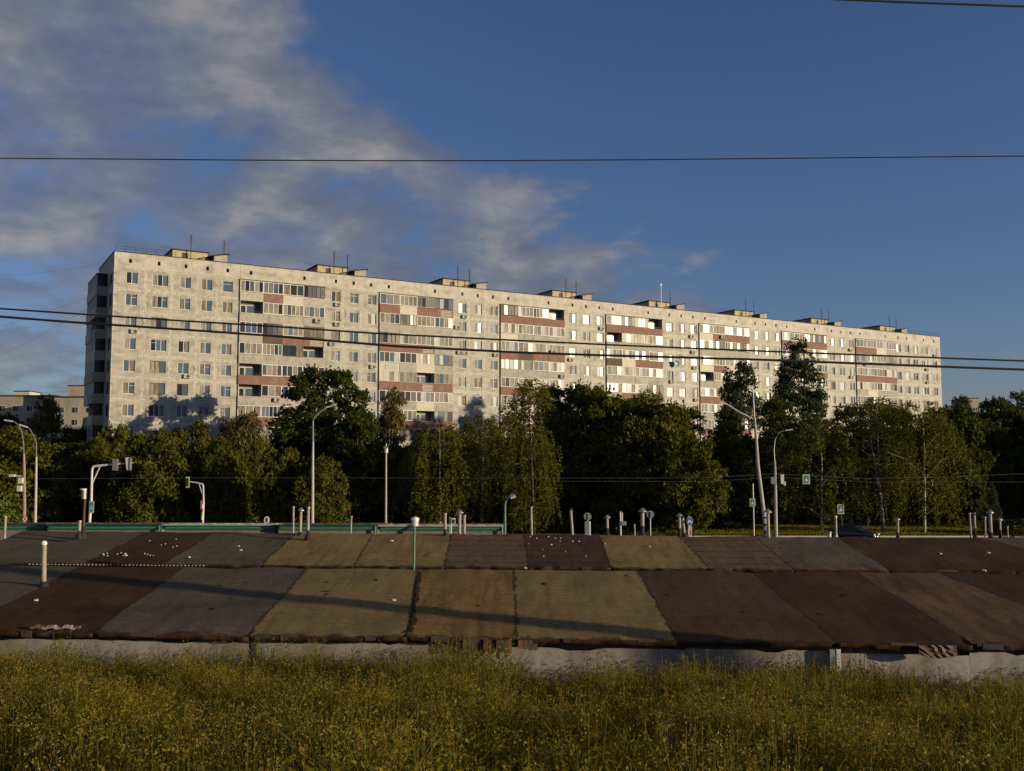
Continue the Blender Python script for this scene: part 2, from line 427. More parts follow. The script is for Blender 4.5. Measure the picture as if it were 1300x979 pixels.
for k in range(-65, 80):
    if k in (18, 19): continue
    g.box((k * 4 + .012, 96.3, 0), (k * 4 + 3.988, 96.52, .15), 'kerb_stone')
    g.box((k * 4 + .012, 77.25, 0), (k * 4 + 3.988, 77.47, .15), 'kerb_stone')
tag(g.build('kerb'), kind='structure')
g = MB()
nx = 90; nyy = 14
yy = [96.53, 98, 100, 103, 106, 110, 115, 121, 128, 140, 160, 190, 240, 330, 600]
for i in range(nx + 1):
    for y in yy:
        x = -300 + i * 8
        z = .12 if y < 97 else .12 + .08 * noise.noise(Vector((x * .07, y * .07, 3)))
        g.v.append((x, y, z))
for i in range(nx):
    for j in range(nyy):
        a = i * (nyy + 1) + j; g.f.append((a, a + nyy + 1, a + nyy + 2, a + 1)); g.m.append(g.mi('lawn_grass'))
tag(g.build('lawn'), kind='structure')
g = MB(); g.face([(-260, 112, .21), (320, 112, .21), (320, 114.6, .21), (-260, 114.6, .21)], 'asphalt')
tag(g.build('path'), kind='structure')

#@@BUILDING
# ------------------------------------------------------------------ the long apartment block
L0 = atY(145.5, 319, 119); ZR = L0.z
R0 = atZ(1193, 428, ZR)
UD = Vector((R0.x - L0.x, R0.y - L0.y, 0)); WID = UD.length; UD.normalize()
ANG = math.atan2(UD.y, UD.x)
def u_of(px, py):
    r = ray(px, py); det = r[0] * (-UD.y) + UD.x * r[1]
    t = (L0.x * (-UD.y) + UD.x * L0.y) / det
    return (r[0] * t - L0.x) * UD.x + (r[1] * t - L0.y) * UD.y, EYE + r[2] * t
bl = empty('apartment_building', (L0.x, L0.y, 0), ANG, 'long weathered grey concrete panel apartment block with red and cream balconies', 'building')
FH = 2.75; NF = 11; ZC = 30.3; DEP = 13.4
def zc(k): return ZC - FH * k
LS = [15.55 + 19.72 * k for k in range(7)]; LW = 11.55
BAY = [0, 3.05, 5.75, 8.6, 11.55]
joints = [0.0, 3.75, 6.9, 10.1, 12.6]
wins = []     # (u0, width, panes)
for u0, wd, p in ((1.45, 1.35, 2), (4.55, 1.9, 3), (7.9, 1.35, 2), (10.6, 1.35, 2), (13.3, 1.3, 2)): wins.append((u0, wd, p))
for l in LS:
    joints += [l, l + 5.9, l + LW]
    if l != LS[-1]:
        joints += [l + 14.3, l + 17.0]
        for d in (12.6, 15.25, 17.95): wins.append((l + d, 1.28, 2))
e = LS[-1] + LW
joints += [e + 2.2, e + 4.9, e + 7.5, e + 10.6, WID]
for u0, wd, p in ((e + .45, 1.28, 2), (e + 3.0, 1.3, 2), (e + 5.5, 1.35, 2), (e + 8.1, 1.9, 3), (e + 11.5, 1.35, 2)): wins.append((u0, wd, p))
joints = sorted(joints)
def jc(u):
    for i in range(len(joints) - 1):
        if u <= joints[i + 1] + 1e-6:
            return i + (u - joints[i]) / (joints[i + 1] - joints[i]), joints[i + 1] - joints[i]
    return len(joints) - 1.0, 3.0
def zcoord(z): return (z - (ZC + 1.25)) / FH        # integer at the floor joints
WH = 1.5
def in_loggia(u): return any(l < u < l + LW for l in LS)
wall = MB()
ub = set(joints) | {0, WID}
for (u0, wd, p) in wins: ub |= {u0, u0 + wd}
vents = []
for l in [None]:
    for px_u in [1.9, 5.3, 8.6, 11.3, 13.9]: vents.append(px_u)
for l in LS:
    vents += [l + 1.4, l + 8.7]
    if l != LS[-1]: vents += [l + 13.2, l + 15.8, l + 18.4]
vents += [e + 1.0, e + 3.6, e + 8.8, e + 12.0]
for vv in vents: ub |= {vv - .17, vv + .17}
ub = sorted(ub)
ZT = ZC + 1.12          # top of the loggias
zb = {0.0, ZR, ZT, ZR - 1.25, ZR - .75}
for k in range(NF):
    zb |= {zc(k) - WH / 2, zc(k) + WH / 2, zc(k) + 1.25}
zb = sorted(z for z in zb if 0 <= z <= ZR)
def hole(u, z):
    if in_loggia(u) and z < ZT: return True
    if ZR - 1.25 < z < ZR - .75 and any(abs(u - vv) < .16 for vv in vents): return True
    for k in range(NF):
        if abs(z - zc(k)) < WH / 2:
            return any(a < u < a + wd for a, wd, p in wins)
    return False
for i in range(len(ub) - 1):
    if ub[i + 1] - ub[i] < 1e-5: continue
    for j in range(len(zb) - 1):
        um, zm = (ub[i] + ub[i + 1]) / 2, (zb[j] + zb[j + 1]) / 2
        if hole(um, zm): continue
        _, pw = jc(um)
        j0 = jc(ub[i] + 1e-4)[0]; j1 = jc(ub[i + 1] - 1e-4)[0]
        wall.face([(ub[i], 0, zb[j]), (ub[i + 1], 0, zb[j]), (ub[i + 1], 0, zb[j + 1]), (ub[i], 0, zb[j + 1])],
                  'panel_attic' if zm > ZT + .2 else 'panel_facade',
                  [(j0, zcoord(zb[j])), (j1, zcoord(zb[j])), (j1, zcoord(zb[j + 1])), (j0, zcoord(zb[j + 1]))], pw)
def reveal(mb, a, b2, z0, z1, d, mat='panel_facade'):
    mb.face([(a, 0, z0), (a, d, z0), (a, d, z1), (a, 0, z1)], mat); mb.face([(b2, d, z0), (b2, 0, z0), (b2, 0, z1), (b2, d, z1)], mat)
    mb.face([(a, 0, z0), (b2, 0, z0), (b2, d, z0), (a, d, z0)], mat); mb.face([(a, d, z1), (b2, d, z1), (b2, 0, z1), (a, 0, z1)], mat)
for (a, wd, p) in wins:
    for k in range(NF): reveal(wall, a, a + wd, zc(k) - WH / 2, zc(k) + WH / 2, .16)
for vv in vents:
    reveal(wall, vv - .17, vv + .17, ZR - 1.25, ZR - .75, .4)
    wall.face([(vv - .17, .4, ZR - 1.25), (vv + .17, .4, ZR - 1.25), (vv + .17, .4, ZR - .75), (vv - .17, .4, ZR - .75)], 'black_band')
RC = 1.0
for l in LS:   # recessed back wall, cheeks and soffit of every loggia stack
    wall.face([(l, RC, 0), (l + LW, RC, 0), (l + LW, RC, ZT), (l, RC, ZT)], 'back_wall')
    wall.face([(l, 0, 0), (l, RC, 0), (l, RC, ZT), (l, 0, ZT)], 'panel_facade'); wall.face([(l + LW, RC, 0), (l + LW, 0, 0), (l + LW, 0, ZT), (l + LW, RC, ZT)], 'panel_facade')
    wall.face([(l, RC, ZT), (l + LW, RC, ZT), (l + LW, 0, ZT), (l, 0, ZT)], 'panel_facade')
# end walls (with joints) and rear
def side_face(x, flip):
    n = 4
    ybr = [0, 3.4, 6.7, 10.0, DEP]
    for i in range(4):
        for z0, z1 in zip(zb[:-1], zb[1:]):
            P = [(x, ybr[i], z0), (x, ybr[i + 1], z0), (x, ybr[i + 1], z1), (x, ybr[i], z1)]
            uvs = [(i, zcoord(z0)), (i + 1, zcoord(z0)), (i + 1, zcoord(z1)), (i, zcoord(z1))]
            if flip: P = P[::-1]; uvs = uvs[::-1]
            wall.face(P, 'panel_facade', uvs, 3.35)
side_face(0, True); side_face(WID, False)
wall.face([(WID, DEP, 0), (0, DEP, 0), (0, DEP, ZR), (WID, DEP, ZR)], 'panel_facade')
wall.build('wall', bl)
rf = MB()
rf.box((-.06, -.07, ZR + .002), (WID + .06, DEP + .06, ZR + .10), 'roof_felt')
rf.build('roof', bl)

# windows -------------------------------------------------------------------------------------
def add_window(mb, u, z, wd, h, panes, y=.12, rg=rnd, brown=None):
    fr = 'brown_wood' if (rg.random() < .12 if brown is None else brown) else 'white_paint'
    fw = .065
    mb.box((u, y - .03, z), (u + wd, y + .04, z + fw), fr); mb.box((u, y - .03, z + h - fw), (u + wd, y + .04, z + h), fr)
    mb.box((u, y - .03, z + fw), (u + fw, y + .04, z + h - fw), fr); mb.box((u + wd - fw, y - .03, z + fw), (u + wd, y + .04, z + h - fw), fr)
    mb.box((u - .04, -.05, z - .05), (u + wd + .04, y - .035, z - .004), 'slats_white')
    n = panes; iw = (wd - 2 * fw) / n
    blind = rg.random()
    for i in range(n):
        a = u + fw + i * iw; b2 = a + iw
        if i: mb.box((a - .035, y - .028, z + fw), (a + .035, y + .038, z + h - fw), fr)
        t = rg.random()
        last = i == n - 1
        mt = 'glass_blue' if (last and t < .75) else ('glass_curtain' if t < .42 else 'glass_dark' if t < .62 else 'glass_blue' if t < .82 else 'glass_beige')
        j1, j2 = rg.uniform(-.022, .022), rg.uniform(-.03, .03)
        mb.face([(a, y + j1, z + fw), (b2, y - j1, z + fw), (b2, y - j1 + j2, z + h - fw), (a, y + j1 + j2, z + h - fw)], mt)
        if rg.random() < .18: mb.box((a, y - .025, z + h * .68), (b2, y + .03, z + h * .68 + .04), fr)
allw = [(ci, k, a, wd, p) for ci, (a, wd, p) in enumerate(wins) for k in range(NF)]
allw.sort(key=lambda q: (q[1] > 7, q[0] + .001 * q[1]))
rest = MB(); cnt = 0
for ci, k, a, wd, p in allw:
    rg = random.Random(ci * 97 + k * 13)
    if ci == 4: p = 2 if k else 1; wd2 = wd
    if cnt < 100 and k <= 7:
        mb = MB(); add_window(mb, a, zc(k) - WH / 2, wd, WH, p, rg=rg); mb.build('window', bl); cnt += 1
    else: add_window(rest, a, zc(k) - WH / 2, wd, WH, p, rg=rg)
o = rest.build('window', bl); o['kind'] = 'stuff'

# loggias ---------------------------------------------------------------------------------------
PAR = {0: ['srws', 'rwrd', 'rrrr', 'rrrr', 'wrrr', 'rrrr', 'rrwc'], 1: ['cccc', 'cccc', 'wccc', 'cccc', 'cccc', 'cccc', 'cccc'],
       2: ['cbrr', 'rrrc', 'rbrr', 'bwrr', 'wrwr', 'rrcr', 'rrrr'], 3: ['cccc', 'wcwc', 'cccc', 'cccc', 'cccc', 'cccc', 'cwcc'],
       4: ['rrrr', 'rrrr', 'rrrr', 'crrr', 'rrrr', 'crrr', 'rrrr'], 5: ['cccc', 'ccwc', 'cwcc', 'cccc', 'cccc', 'cccc', 'cccc'],
       6: ['rrrr', 'rrrr', 'rrrr', 'rrrr', 'rrrr', 'rrrr', 'rrrr']}
GLZ = {0: ['gggd', 'ggdd', 'dggo', 'gdwo', 'gggg', 'ggdd', 'gggg'], 1: ['oggg', 'gdgg', 'wggg', 'owwg', 'gddd', 'gdgd', 'dggd'],
       2: ['gdgd', 'ddgg', 'ggwg', 'ggdd', 'gggg', 'gggg', 'ggdw'], 3: ['ggdo', 'ggwd', 'ddgg', 'gwgg', 'ogwg', 'gggg', 'wggg'],
       4: ['oggg', 'wdod', 'ggwg', 'gggd', 'gdgg', 'gggg', 'gggg'], 5: ['oggg', 'gggg', 'gggg', 'gggg', 'gggg', 'ggdg', 'gogg']}
YF = -.22
PM = {'r': 'balcony_red', 'w': 'cream_panel', 'c': 'concrete', 'b': 'balcony_brown', 's': 'slats_white', 'd': 'balcony_red'}
for li, l in enumerate(LS):
    for k in range(NF):
        rg = random.Random(li * 31 + k * 7)
        z1 = zc(k) + 1.05; zs = z1 - FH                       # glazing top; slab underside level
        zp = zc(k) - .52                                     # parapet top
        par = PAR[k][li] if k in PAR else ('cccc' if k % 2 else 'rrrr')
        glz = GLZ[k][li] if k in GLZ else ''.join(rg.choice('gggdo') for _ in range(4))
        st = MB()
        st.box((l - .02, YF + .07, zs + .004), (l + LW + .02, RC - .003, zs + .15), 'concrete')
        for q in range(1, 4): st.box((l + BAY[q] - .06, YF + .09, zs + .151), (l + BAY[q] + .06, RC - .004, zs + FH), 'concrete')
        if k == 0: st.box((l - .1, YF - .06, z1 + .02), (l + LW + .1, -.003, z1 + .08), 'roof_felt')
        st.box((l - .02, YF + .05, zs + .151), (l + .06, -.003, z1 + .0), 'concrete'); st.box((l + LW - .06, YF + .05, zs + .151), (l + LW + .02, -.003, z1 + .0), 'concrete')
        # door and window of the flat behind an open or glazed loggia
        for q in range(4):
            a = l + BAY[q] + .35
            st.box((a, RC - .06, zs + .2), (a + .75, RC - .002, zs + 2.35), 'white_paint'); st.box((a + .08, RC - .075, zs + .9), (a + .67, RC - .061, zs + 2.25), 'glass_dark')
            st.box((a + .8, RC - .06, zs + .9), (a + 1.95, RC - .002, zs + 2.35), 'white_paint'); st.box((a + .87, RC - .075, zs + .97), (a + 1.88, RC - .061, zs + 2.28), 'glass_blue')
        if k >= 8:
            base = st
        else: base = None
        root = None
        if base is None: root = st.build('balcony', bl)
        for q in range(4):
            a, b2 = l + BAY[q] + .004 + (0 if q else -.03), l + BAY[q + 1] - .004 + (0 if q < 3 else .03)
            pb = base or MB(); c = par[q]
            if c == 's':
                for s_ in range(7):
                    zz0 = zs + .02 + s_ * (zp - zs) / 7
                    pb.box((a, YF - .02, zz0), (b2, YF + .03, zz0 + .135), 'slats_white')
                pb.box((a + .01, YF + .031, zs + .02), (b2 - .01, YF + .05, zp - .02), 'balcony_brown')
            else:
                zz0 = zs - .03
                pb.box((a, YF + rg.uniform(-.03, .02), zz0), (b2, YF + .06, zp), PM[c])
                if c == 'd' or rg.random() < .08:
                    for s_ in range(5): pb.box((a + .9, YF - .05, zs + .1 + s_ * .2), (b2 - .3, YF - .031, zs + .2 + s_ * .2), 'slats_white')
                if rg.random() < .5: pb.box((a, YF - .05, zp - .0), (b2, YF + .08, zp + .05), 'slats_white' if rg.random() < .5 else 'brown_wood')
            if base is None: pb.build('parapet', root)
            gk = glz[q]
            if gk == 'o':
                gb = base or MB()
                gb.box((a, YF, zp + .18), (b2, YF + .04, zp + .22), 'dark_metal')
                if base is None: gb.build('railing', root)
                continue
            gb = base or MB()
            fr = {'g': 'white_paint', 'w': 'cream_panel', 'd': rg.choice(['brown_wood', 'slats_white', 'grey_metal'])}[gk]
            z0g, z1g = zp + .055, z1 - .02; yy0 = YF + .0
            th = .05 if gk == 'd' else .08
            gb.box((a, yy0, z0g), (b2, yy0 + .07, z0g + th), fr); gb.box((a, yy0, z1g - th), (b2, yy0 + .07, z1g), fr)
            n = rg.choice([3, 4, 4, 5]); iw = (b2 - a) / n
            for i in range(n + 1):
                xx = min(max(a + i * iw - th / 2, a), b2 - th)
                gb.box((xx, yy0 - .003, z0g + th), (xx + th, yy0 + .067, z1g - th), fr)
            for i in range(n):
                t = rg.random()
                if gk == 'w': mt = 'cream_panel' if (i in (0, n - 1) or t < .3) else rg.choice(['glass_dark', 'glass_curtain'])
                elif gk == 'd': mt = 'glass_dark' if t < .35 else 'glass_beige' if t < .6 else 'glass_curtain' if t < .8 else 'glass_blue'
                else: mt = 'glass_curtain' if t < .30 else 'glass_blue' if t < .55 else 'glass_beige' if t < .72 else 'glass_dark'
                x0, x1 = a + i * iw, a + (i + 1) * iw; j = rg.uniform(-.025, .025); j3 = rg.uniform(-.03, .03)
                gb.face([(x0, yy0 + .035 + j, z0g + th), (x1, yy0 + .035 - j, z0g + th), (x1, yy0 + .035 - j + j3, z1g - th), (x0, yy0 + .035 + j + j3, z1g - th)], mt)
            if base is None: gb.build('glazing', root)
        if base is not None: base.build('balcony', bl)
# end-wall balconies on the shaded left side
sb = MB(); sg = MB(); sp = MB()
for k in range(0, NF):
    zs = zc(k) + 1.05 - FH; zp = zc(k) - .5
    rg = random.Random(k * 5 + 3)
    o_ = -1.25
    sb.box((o_ + .05, 5.2, zs), (-.003, DEP + .3, zs + .16), 'concrete')
    sb.box((o_ + .06, 9.2, zs + .161), (-.003, 9.3, zs + FH - .002), 'concrete')
    for (a, b2) in ((5.15, 9.22), (9.28, DEP + .35)):
        mt = rg.choice(['concrete', 'cream_panel', 'concrete', 'grey_metal'])
        sp.box((o_ - rg.uniform(0, .15), a, zs - .03), (o_ + .049, b2, zp), mt)
        n = 5; iw = (b2 - a) / n
        if rg.random() < .8:
            sg.box((o_, a, zp + .004), (o_ + .05, b2, zp + .07), 'white_paint'); sg.box((o_, a, zs + FH - .12), (o_ + .05, b2, zs + FH - .035), 'white_paint')
            for i in range(n + 1):
                yy1 = min(a + i * iw, b2 - .06); sg.box((o_, yy1, zp + .071), (o_ + .05, yy1 + .06, zs + FH - .121), 'white_paint')
            sg.face([(o_ + .03, b2, zp + .07), (o_ + .03, a, zp + .07), (o_ + .03, a, zs + FH - .12), (o_ + .03, b2, zs + FH - .12)], 'glass_dark')
    sp.box((o_ + .05, 5.15, zs - .03), (-.004, 5.199, zp), 'concrete')
    sg.box((o_ + .08, 5.16, zp + .004), (-.1, 5.19, zs + FH - .04), 'glass_dark')
sb.box((-1.3, 5.1, zc(0) + 1.06), (-.003, DEP + .4, zc(0) + 1.14), 'roof_felt')
o = sb.build('side_balcony', bl); sp.build('parapet', o); sg.build('glazing', o)
for k in range(NF):
    z = zc(k) - .75; mb = MB()
    mb.box((-.03, 1.2, z), (-.004, 2.6, z + 1.5), 'brown_wood'); mb.box((-.045, 1.3, z + .08), (-.031, 1.87, z + 1.42), 'glass_dark'); mb.box((-.045, 1.93, z + .08), (-.031, 2.5, z + 1.42), 'glass_dark'); mb.build('side_window', bl)
# air conditioners and dish
for px, py in ((170, 421), (237, 478), (428, 387), (427.5, 412), (421, 437), (402, 408), (473, 466), (350, 508), (589, 402.5), (580, 416), (583, 448), (590, 448.5), (629, 451), (724, 457), (763, 417.5), (712, 478),
               (877, 427.5), (879, 447.5), (881, 467.5), (852, 485), (915, 428.5), (883, 508), (1079, 444.5), (1080, 479), (1097, 463), (1176, 469.5), (1177, 486), (1186, 452), (700, 447)):
    u, z = u_of(px, py); y0 = YF - .06 if in_loggia(u) else -.003
    mb = MB(); mb.box((u - .4, y0 - .32, z - .27), (u + .4, y0 - .04, z + .27), 'concrete_pole')
    mb.disc((u + .1, y0 - .33, z), .21, .02, 'dark_metal', 16); mb.box((u - .3, y0 - .039, z - .33), (u - .25, y0, z - .1), 'dark_metal'); mb.box((u + .25, y0 - .039, z - .33), (u + .3, y0, z - .1), 'dark_metal')
    mb.build('air_conditioner', bl)
u, z = u_of(856, 462); mb = MB()
for i in range(4):
    r0, r1 = i * .14, (i + 1) * .14
    mb.tube([(u + .0, -.5 - r0 * r0 * .5 - .02, z), (u, -.5 - r1 * r1 * .5 - .02, z)], [r0 + .001, r1], 'sign_back', 18, False)
mb.tube([(u, -.5, z), (u, -.003, z - .2)], .03, 'dark_metal', 6); mb.build('satellite_dish', bl)
for px, py, dx in ((340 / 3.765 + 90, 411, 3), (586 / 3.765 + 90, 470, 3), (601 / 4.08 + 290, 400, -3)):
    u, z = u_of(px, py); mb = MB(); mb.tube([(u, -.02, z + .6), (u + .2, -.02, z), (u - .6, -.02, z - .9)], .03, 'dark_metal', 5); mb.build('cable', bl)
# roof structures -------------------------------------------------------------------------------
for gi in range(8):
    u = 9.2 + 19.72 * gi
    mb = MB()
    mb.box((u - 1.6, 3.6, ZR + .1), (u + 2.9, 8.2, ZR + 1.75), 'yellow_brick'); mb.box((u - 1.75, 3.45, ZR + 1.752), (u + 3.05, 8.35, ZR + 1.90), 'roof_felt')
    mb.box((u - .4, 3.585, ZR + .15), (u + .4, 3.599, ZR + 1.5), 'dark_metal')
    mb.build('lift_housing', bl)
    mb = MB(); a = u + 3.5
    mb.poly8([(a, 2.4, ZR + .1), (a + 1.7, 2.4, ZR + .1), (a + 1.7, 5.2, ZR + .1), (a, 5.2, ZR + .1), (a, 2.4, ZR + 1.25), (a + 1.7, 2.4, ZR + 1.55), (a + 1.7, 5.2, ZR + 1.55), (a, 5.2, ZR + 1.25)], 'concrete')
    mb.poly8([(a - .75, 2.1, ZR + 1.1), (a + 1.95, 2.1, ZR + 1.62), (a + 1.95, 5.5, ZR + 1.62), (a - .75, 5.5, ZR + 1.1), (a - .75, 2.1, ZR + 1.24), (a + 1.95, 2.1, ZR + 1.76), (a + 1.95, 5.5, ZR + 1.76), (a - .75, 5.5, ZR + 1.24)], 'roof_felt')
    mb.build('vent_hood', bl)
    for (du, hh) in ((.6, 3.9), (4.9 if gi < 1 else 2.6, 3.6)):
        mb = MB(); x = u + du; mb.tube([(x, 3.0, ZR + .1), (x, 3.0, ZR + hh)], .055, 'dark_metal', 6)
        for t in range(4): mb.box((x - .35 + .05 * t, 2.98, ZR + hh - .15 - t * .28), (x + .35 - .05 * t, 3.02, ZR + hh - .11 - t * .28), 'dark_metal')
        mb.build('antenna', bl)
    mb = MB()
    for dx in (-2.6, -1.9): mb.tube([(u + dx + .45 * math.cos(t), 5, ZR + 1.9 + .45 * math.sin(t)) for t in [math.pi * i / 10 for i in range(11)]], .03, 'dark_metal', 5)
    mb.build('ladder_hoop', bl)
mb = MB(); x = 88.6
for i in range(9): mb.box((x - .045, 2.9, ZR + .1 + i * .5), (x + .045, 2.99, ZR + .55 + i * .5), 'white_paint')
mb.disc((x, 2.9, ZR + 4.7), .16, .08, 'white_paint'); mb.build('signal_mast', bl)
for x0, x1 in ((.1, 7.5), (146, WID - .1)):
    mb = MB()
    n = int((x1 - x0) / 1.2)
    for i in range(n + 1): mb.tube([(x0 + i * 1.2, .15, ZR + .1), (x0 + i * 1.2, .15, ZR + .75)], .02, 'dark_metal', 4)
    for h in (.45, .75): mb.tube([(x0, .15, ZR + h), (x1, .15, ZR + h)], .018, 'dark_metal', 4)
    mb.build('roof_railing', bl)

# far blocks ------------------------------------------------------------------------------------
def far_block(px0, px1, ytop, Y, dep, label, extra, group='distant blocks beyond the trees'):
    a = atY(px0, ytop, Y); b2 = atY(px1, ytop, Y); H = a.z; Wd = b2.x - a.x
    root = empty('apartment_building', (a.x, Y, 0), 0, label, 'building', group)
    mb = MB(); mb.box((0, 0, 0), (Wd, dep, H), 'far_facade'); mb.build('wall', root)
    mb = MB(); mb.box((-.3, -.3, H + .003), (Wd + .3, dep + .3, H + .25), 'roof_felt'); mb.build('roof', root)
    n = int(Wd / 3.2)
    for i in range(n):
        for k in range(2):
            z = H - 3.6 - 2.8 * k
            if z < 1: continue
            mb = MB(); x = .9 + i * 3.2; mb.box((x, -.03, z), (x + 1.5, -.003, z + 1.4), 'white_paint'); mb.box((x + .1, -.05, z + .1), (x + .7, -.031, z + 1.3), 'glass_dark'); mb.box((x + .8, -.05, z + .1), (x + 1.4, -.031, z + 1.3), 'glass_blue'); mb.build('window', root)
    for (q0, q1, yt, mt) in extra:
        p0, p1 = atY(q0, yt, Y + 5), atY(q1, yt, Y + 5)
        mb = MB(); mb.box((p0.x - a.x, 3, H + .251), (p1.x - a.x, 8, p0.z), mt); mb.box((p0.x - a.x - .2, 2.8, p0.z + .003), (p1.x - a.x + .2, 8.2, p0.z + .2), 'roof_felt'); mb.build('roof_housing', root)
    return root
far_block(-160, 68, 503, 230, 12, 'low cream block far off at the left edge with white rooftop box', [(24, 43, 498, 'white_paint')])
far_block(69, 150, 504.5, 222, 12, 'low beige block half hidden behind the side of the long building', [(92, 122, 491, 'far_facade')])
far_block(1226, 1242, 506, 420, 14, 'tiny distant block above the treetops at the right', [])

#@@GARAGES
# ------------------------------------------------------------------ garages
def y_eave(x): return 801 + .0135 * x
def y_back(x): return 718.5 + .0077 * x
def y2_eave(x): return 714.0 + .0083 * x
def y2_back(x): return 674.0 + .0075 * x
def garage(bx, tx, ye, yb, z0, z1, mat, label, group, zfloor=0.0, seed=0, flap=False):
    """roof quad: bx = left/right px on the eave, tx = left/right px on the high back edge"""
    P = [atZ(bx[0], ye(bx[0]), z0), atZ(bx[1], ye(bx[1]), z0), atZ(tx[1], yb(tx[1]), z1), atZ(tx[0], yb(tx[0]), z1)]
    o0 = (P[0] + P[1]) / 2; o0 = Vector((o0.x, o0.y, 0))
    root = empty('garage', o0, 0, label, 'garage', group)
    N = 26; mb = MB(); T = .07; prm = []; pwl = []
    g = .0007
    for j in range(N + 1):
        for i in range(N + 1):
            s_, t_ = g + (1 - 2 * g) * i / N, j / N
            wl_ = .035 * noise.noise(Vector((t_ * 9, seed, 8))) * (1 - s_) + .035 * noise.noise(Vector((t_ * 9, seed + 1, 8))) * s_
            p = (P[0] * (1 - s_) + P[1] * s_) * (1 - t_) + (P[3] * (1 - s_) + P[2] * s_) * t_ - o0
            q = p + o0
            dz = .05 * noise.noise(Vector((q.x * .6, q.y * .6, 3))) + .014 * noise.noise(Vector((q.x * 3, q.y * 3, 3)))
            if t_ < .04: dz += -.03 + .03 * noise.noise(Vector((q.x * 2.5, 0, seed)))
            dy = .07 * noise.noise(Vector((q.x * 3.1, seed, 5))) if j == 0 else 0
            mb.v.append((p.x + wl_ * (1 if 0 < j else .4), p.y + dy, p.z + dz)); prm.append((min(s_, 1 - s_) * ((P[0] - P[1]).length * (1 - t_) + (P[3] - P[2]).length * t_), t_ * 6))
    top = [tuple(v_) for v_ in mb.v]
    uvv = []
    def uvp(v_): return (v_[0] + o0.x + seed * 3.3, (v_[1] + o0.y) + .078 * (v_[0] + o0.x))
    W_ = N + 1
    for j in range(N):
        for i in range(N):
            a = j * W_ + i; f_ = (a, a + 1, a + 1 + W_, a + W_); mb.f.append(f_); mb.m.append(mb.mi(mat)); uvv += [uvp(top[k]) for k in f_]; pwl += [prm[k] for k in f_]
    # thickness skirt
    nt_ = len(mb.f); nb0 = len(mb.v); ring = [i for i in range(W_)] + [j * W_ + N for j in range(1, W_)] + [N * W_ + i for i in range(N - 1, -1, -1)] + [j * W_ for j in range(N - 1, 0, -1)]
    for r_ in ring: mb.v.append(top[r_])
    nb = len(mb.v)
    for r_ in ring: mb.v.append((top[r_][0], top[r_][1], top[r_][2] - T - (.03 if r_ < W_ else 0) * (1 + noise.noise(Vector((top[r_][0] * 4, 1, seed))))))
    nr = len(ring)
    for k in range(nr):
        f_ = (nb0 + k, nb + k, nb + (k + 1) % nr, nb0 + (k + 1) % nr); mb.f.append(f_[::-1]); mb.m.append(mb.mi('roof_brown')); uvv += [uvp(mb.v[q]) for q in f_[::-1]]; pwl += [(1, 1)] * 4
    mb.f.append(tuple(nb + k for k in range(nr))); mb.m.append(mb.mi('roof_brown')); uvv += [(0, 0)] * nr; pwl += [(1, 1)] * nr
    mb.uv = uvv; mb.pw = pwl
    mb.build('roof', root, True)
    mb = MB()
    def surf(s_, t_):
        p = (P[0] * (1 - s_) + P[1] * s_) * (1 - t_) + (P[3] * (1 - s_) + P[2] * s_) * t_ - o0; q = p + o0
        return Vector((p.x, p.y, p.z + .05 * noise.noise(Vector((q.x * .6, q.y * .6, 3))) + .014 * noise.noise(Vector((q.x * 3, q.y * 3, 3)))))
    rt = random.Random(seed * 17); near = z0 < 3
    spots = [(rt.uniform(.08, .92), rt.uniform(.12, .92), rt.uniform(.008, .035), rt.uniform(.005, .018)) for _ in range(rt.randint(2, 4) if near else rt.randint(1, 3))]
    if seed == 5: spots += [(.30, .60, .035, .012), (.33, .55, .012, .035)]
    if seed == 6: spots += [(.025 + .012 * math.sin(q * 1.3), .08 + q * .075, .03 + .008 * math.sin(q * 2.7), .085) for q in range(12)]
    for (cs, ct, rs_, rt_) in spots:
        tb = MB(); n_ = 14; ringp = []
        for q in range(n_):
            a_ = 2 * math.pi * q / n_; k_ = rt.uniform(.45, 1.25); ringp.append((min(.995, max(.005, cs + rs_ * k_ * math.cos(a_))), min(.985, max(.03, ct + rt_ * k_ * math.sin(a_)))))
        cc = surf(cs, ct) + Vector((0, 0, .016))
        for q in range(n_):
            a_, b__ = ringp[q], ringp[(q + 1) % n_]; tb.face([cc, surf(*a_) + Vector((0, 0, .009)), surf(*b__) + Vector((0, 0, .009))], 'tar')
        tb.build('tar_patch', root)
    ins = [P[0].lerp(P[3], .07), P[1].lerp(P[2], .07), P[2].lerp(P[1], .05), P[3].lerp(P[0], .05)]
    ins = [Vector((v_.x, v_.y, v_.z)) for v_ in ins]
    c_ = sum(ins, Vector()) / 4
    ins = [v_ + (c_ - v_).normalized() * .04 for v_ in ins]
    lo = [(v_.x - o0.x, v_.y - o0.y, zfloor) for v_ in ins]; hi = [(v_.x - o0.x, v_.y - o0.y, v_.z - .14) for v_ in ins]
    mb.poly8(lo + hi, 'back_wall'); mb.build('wall', root)
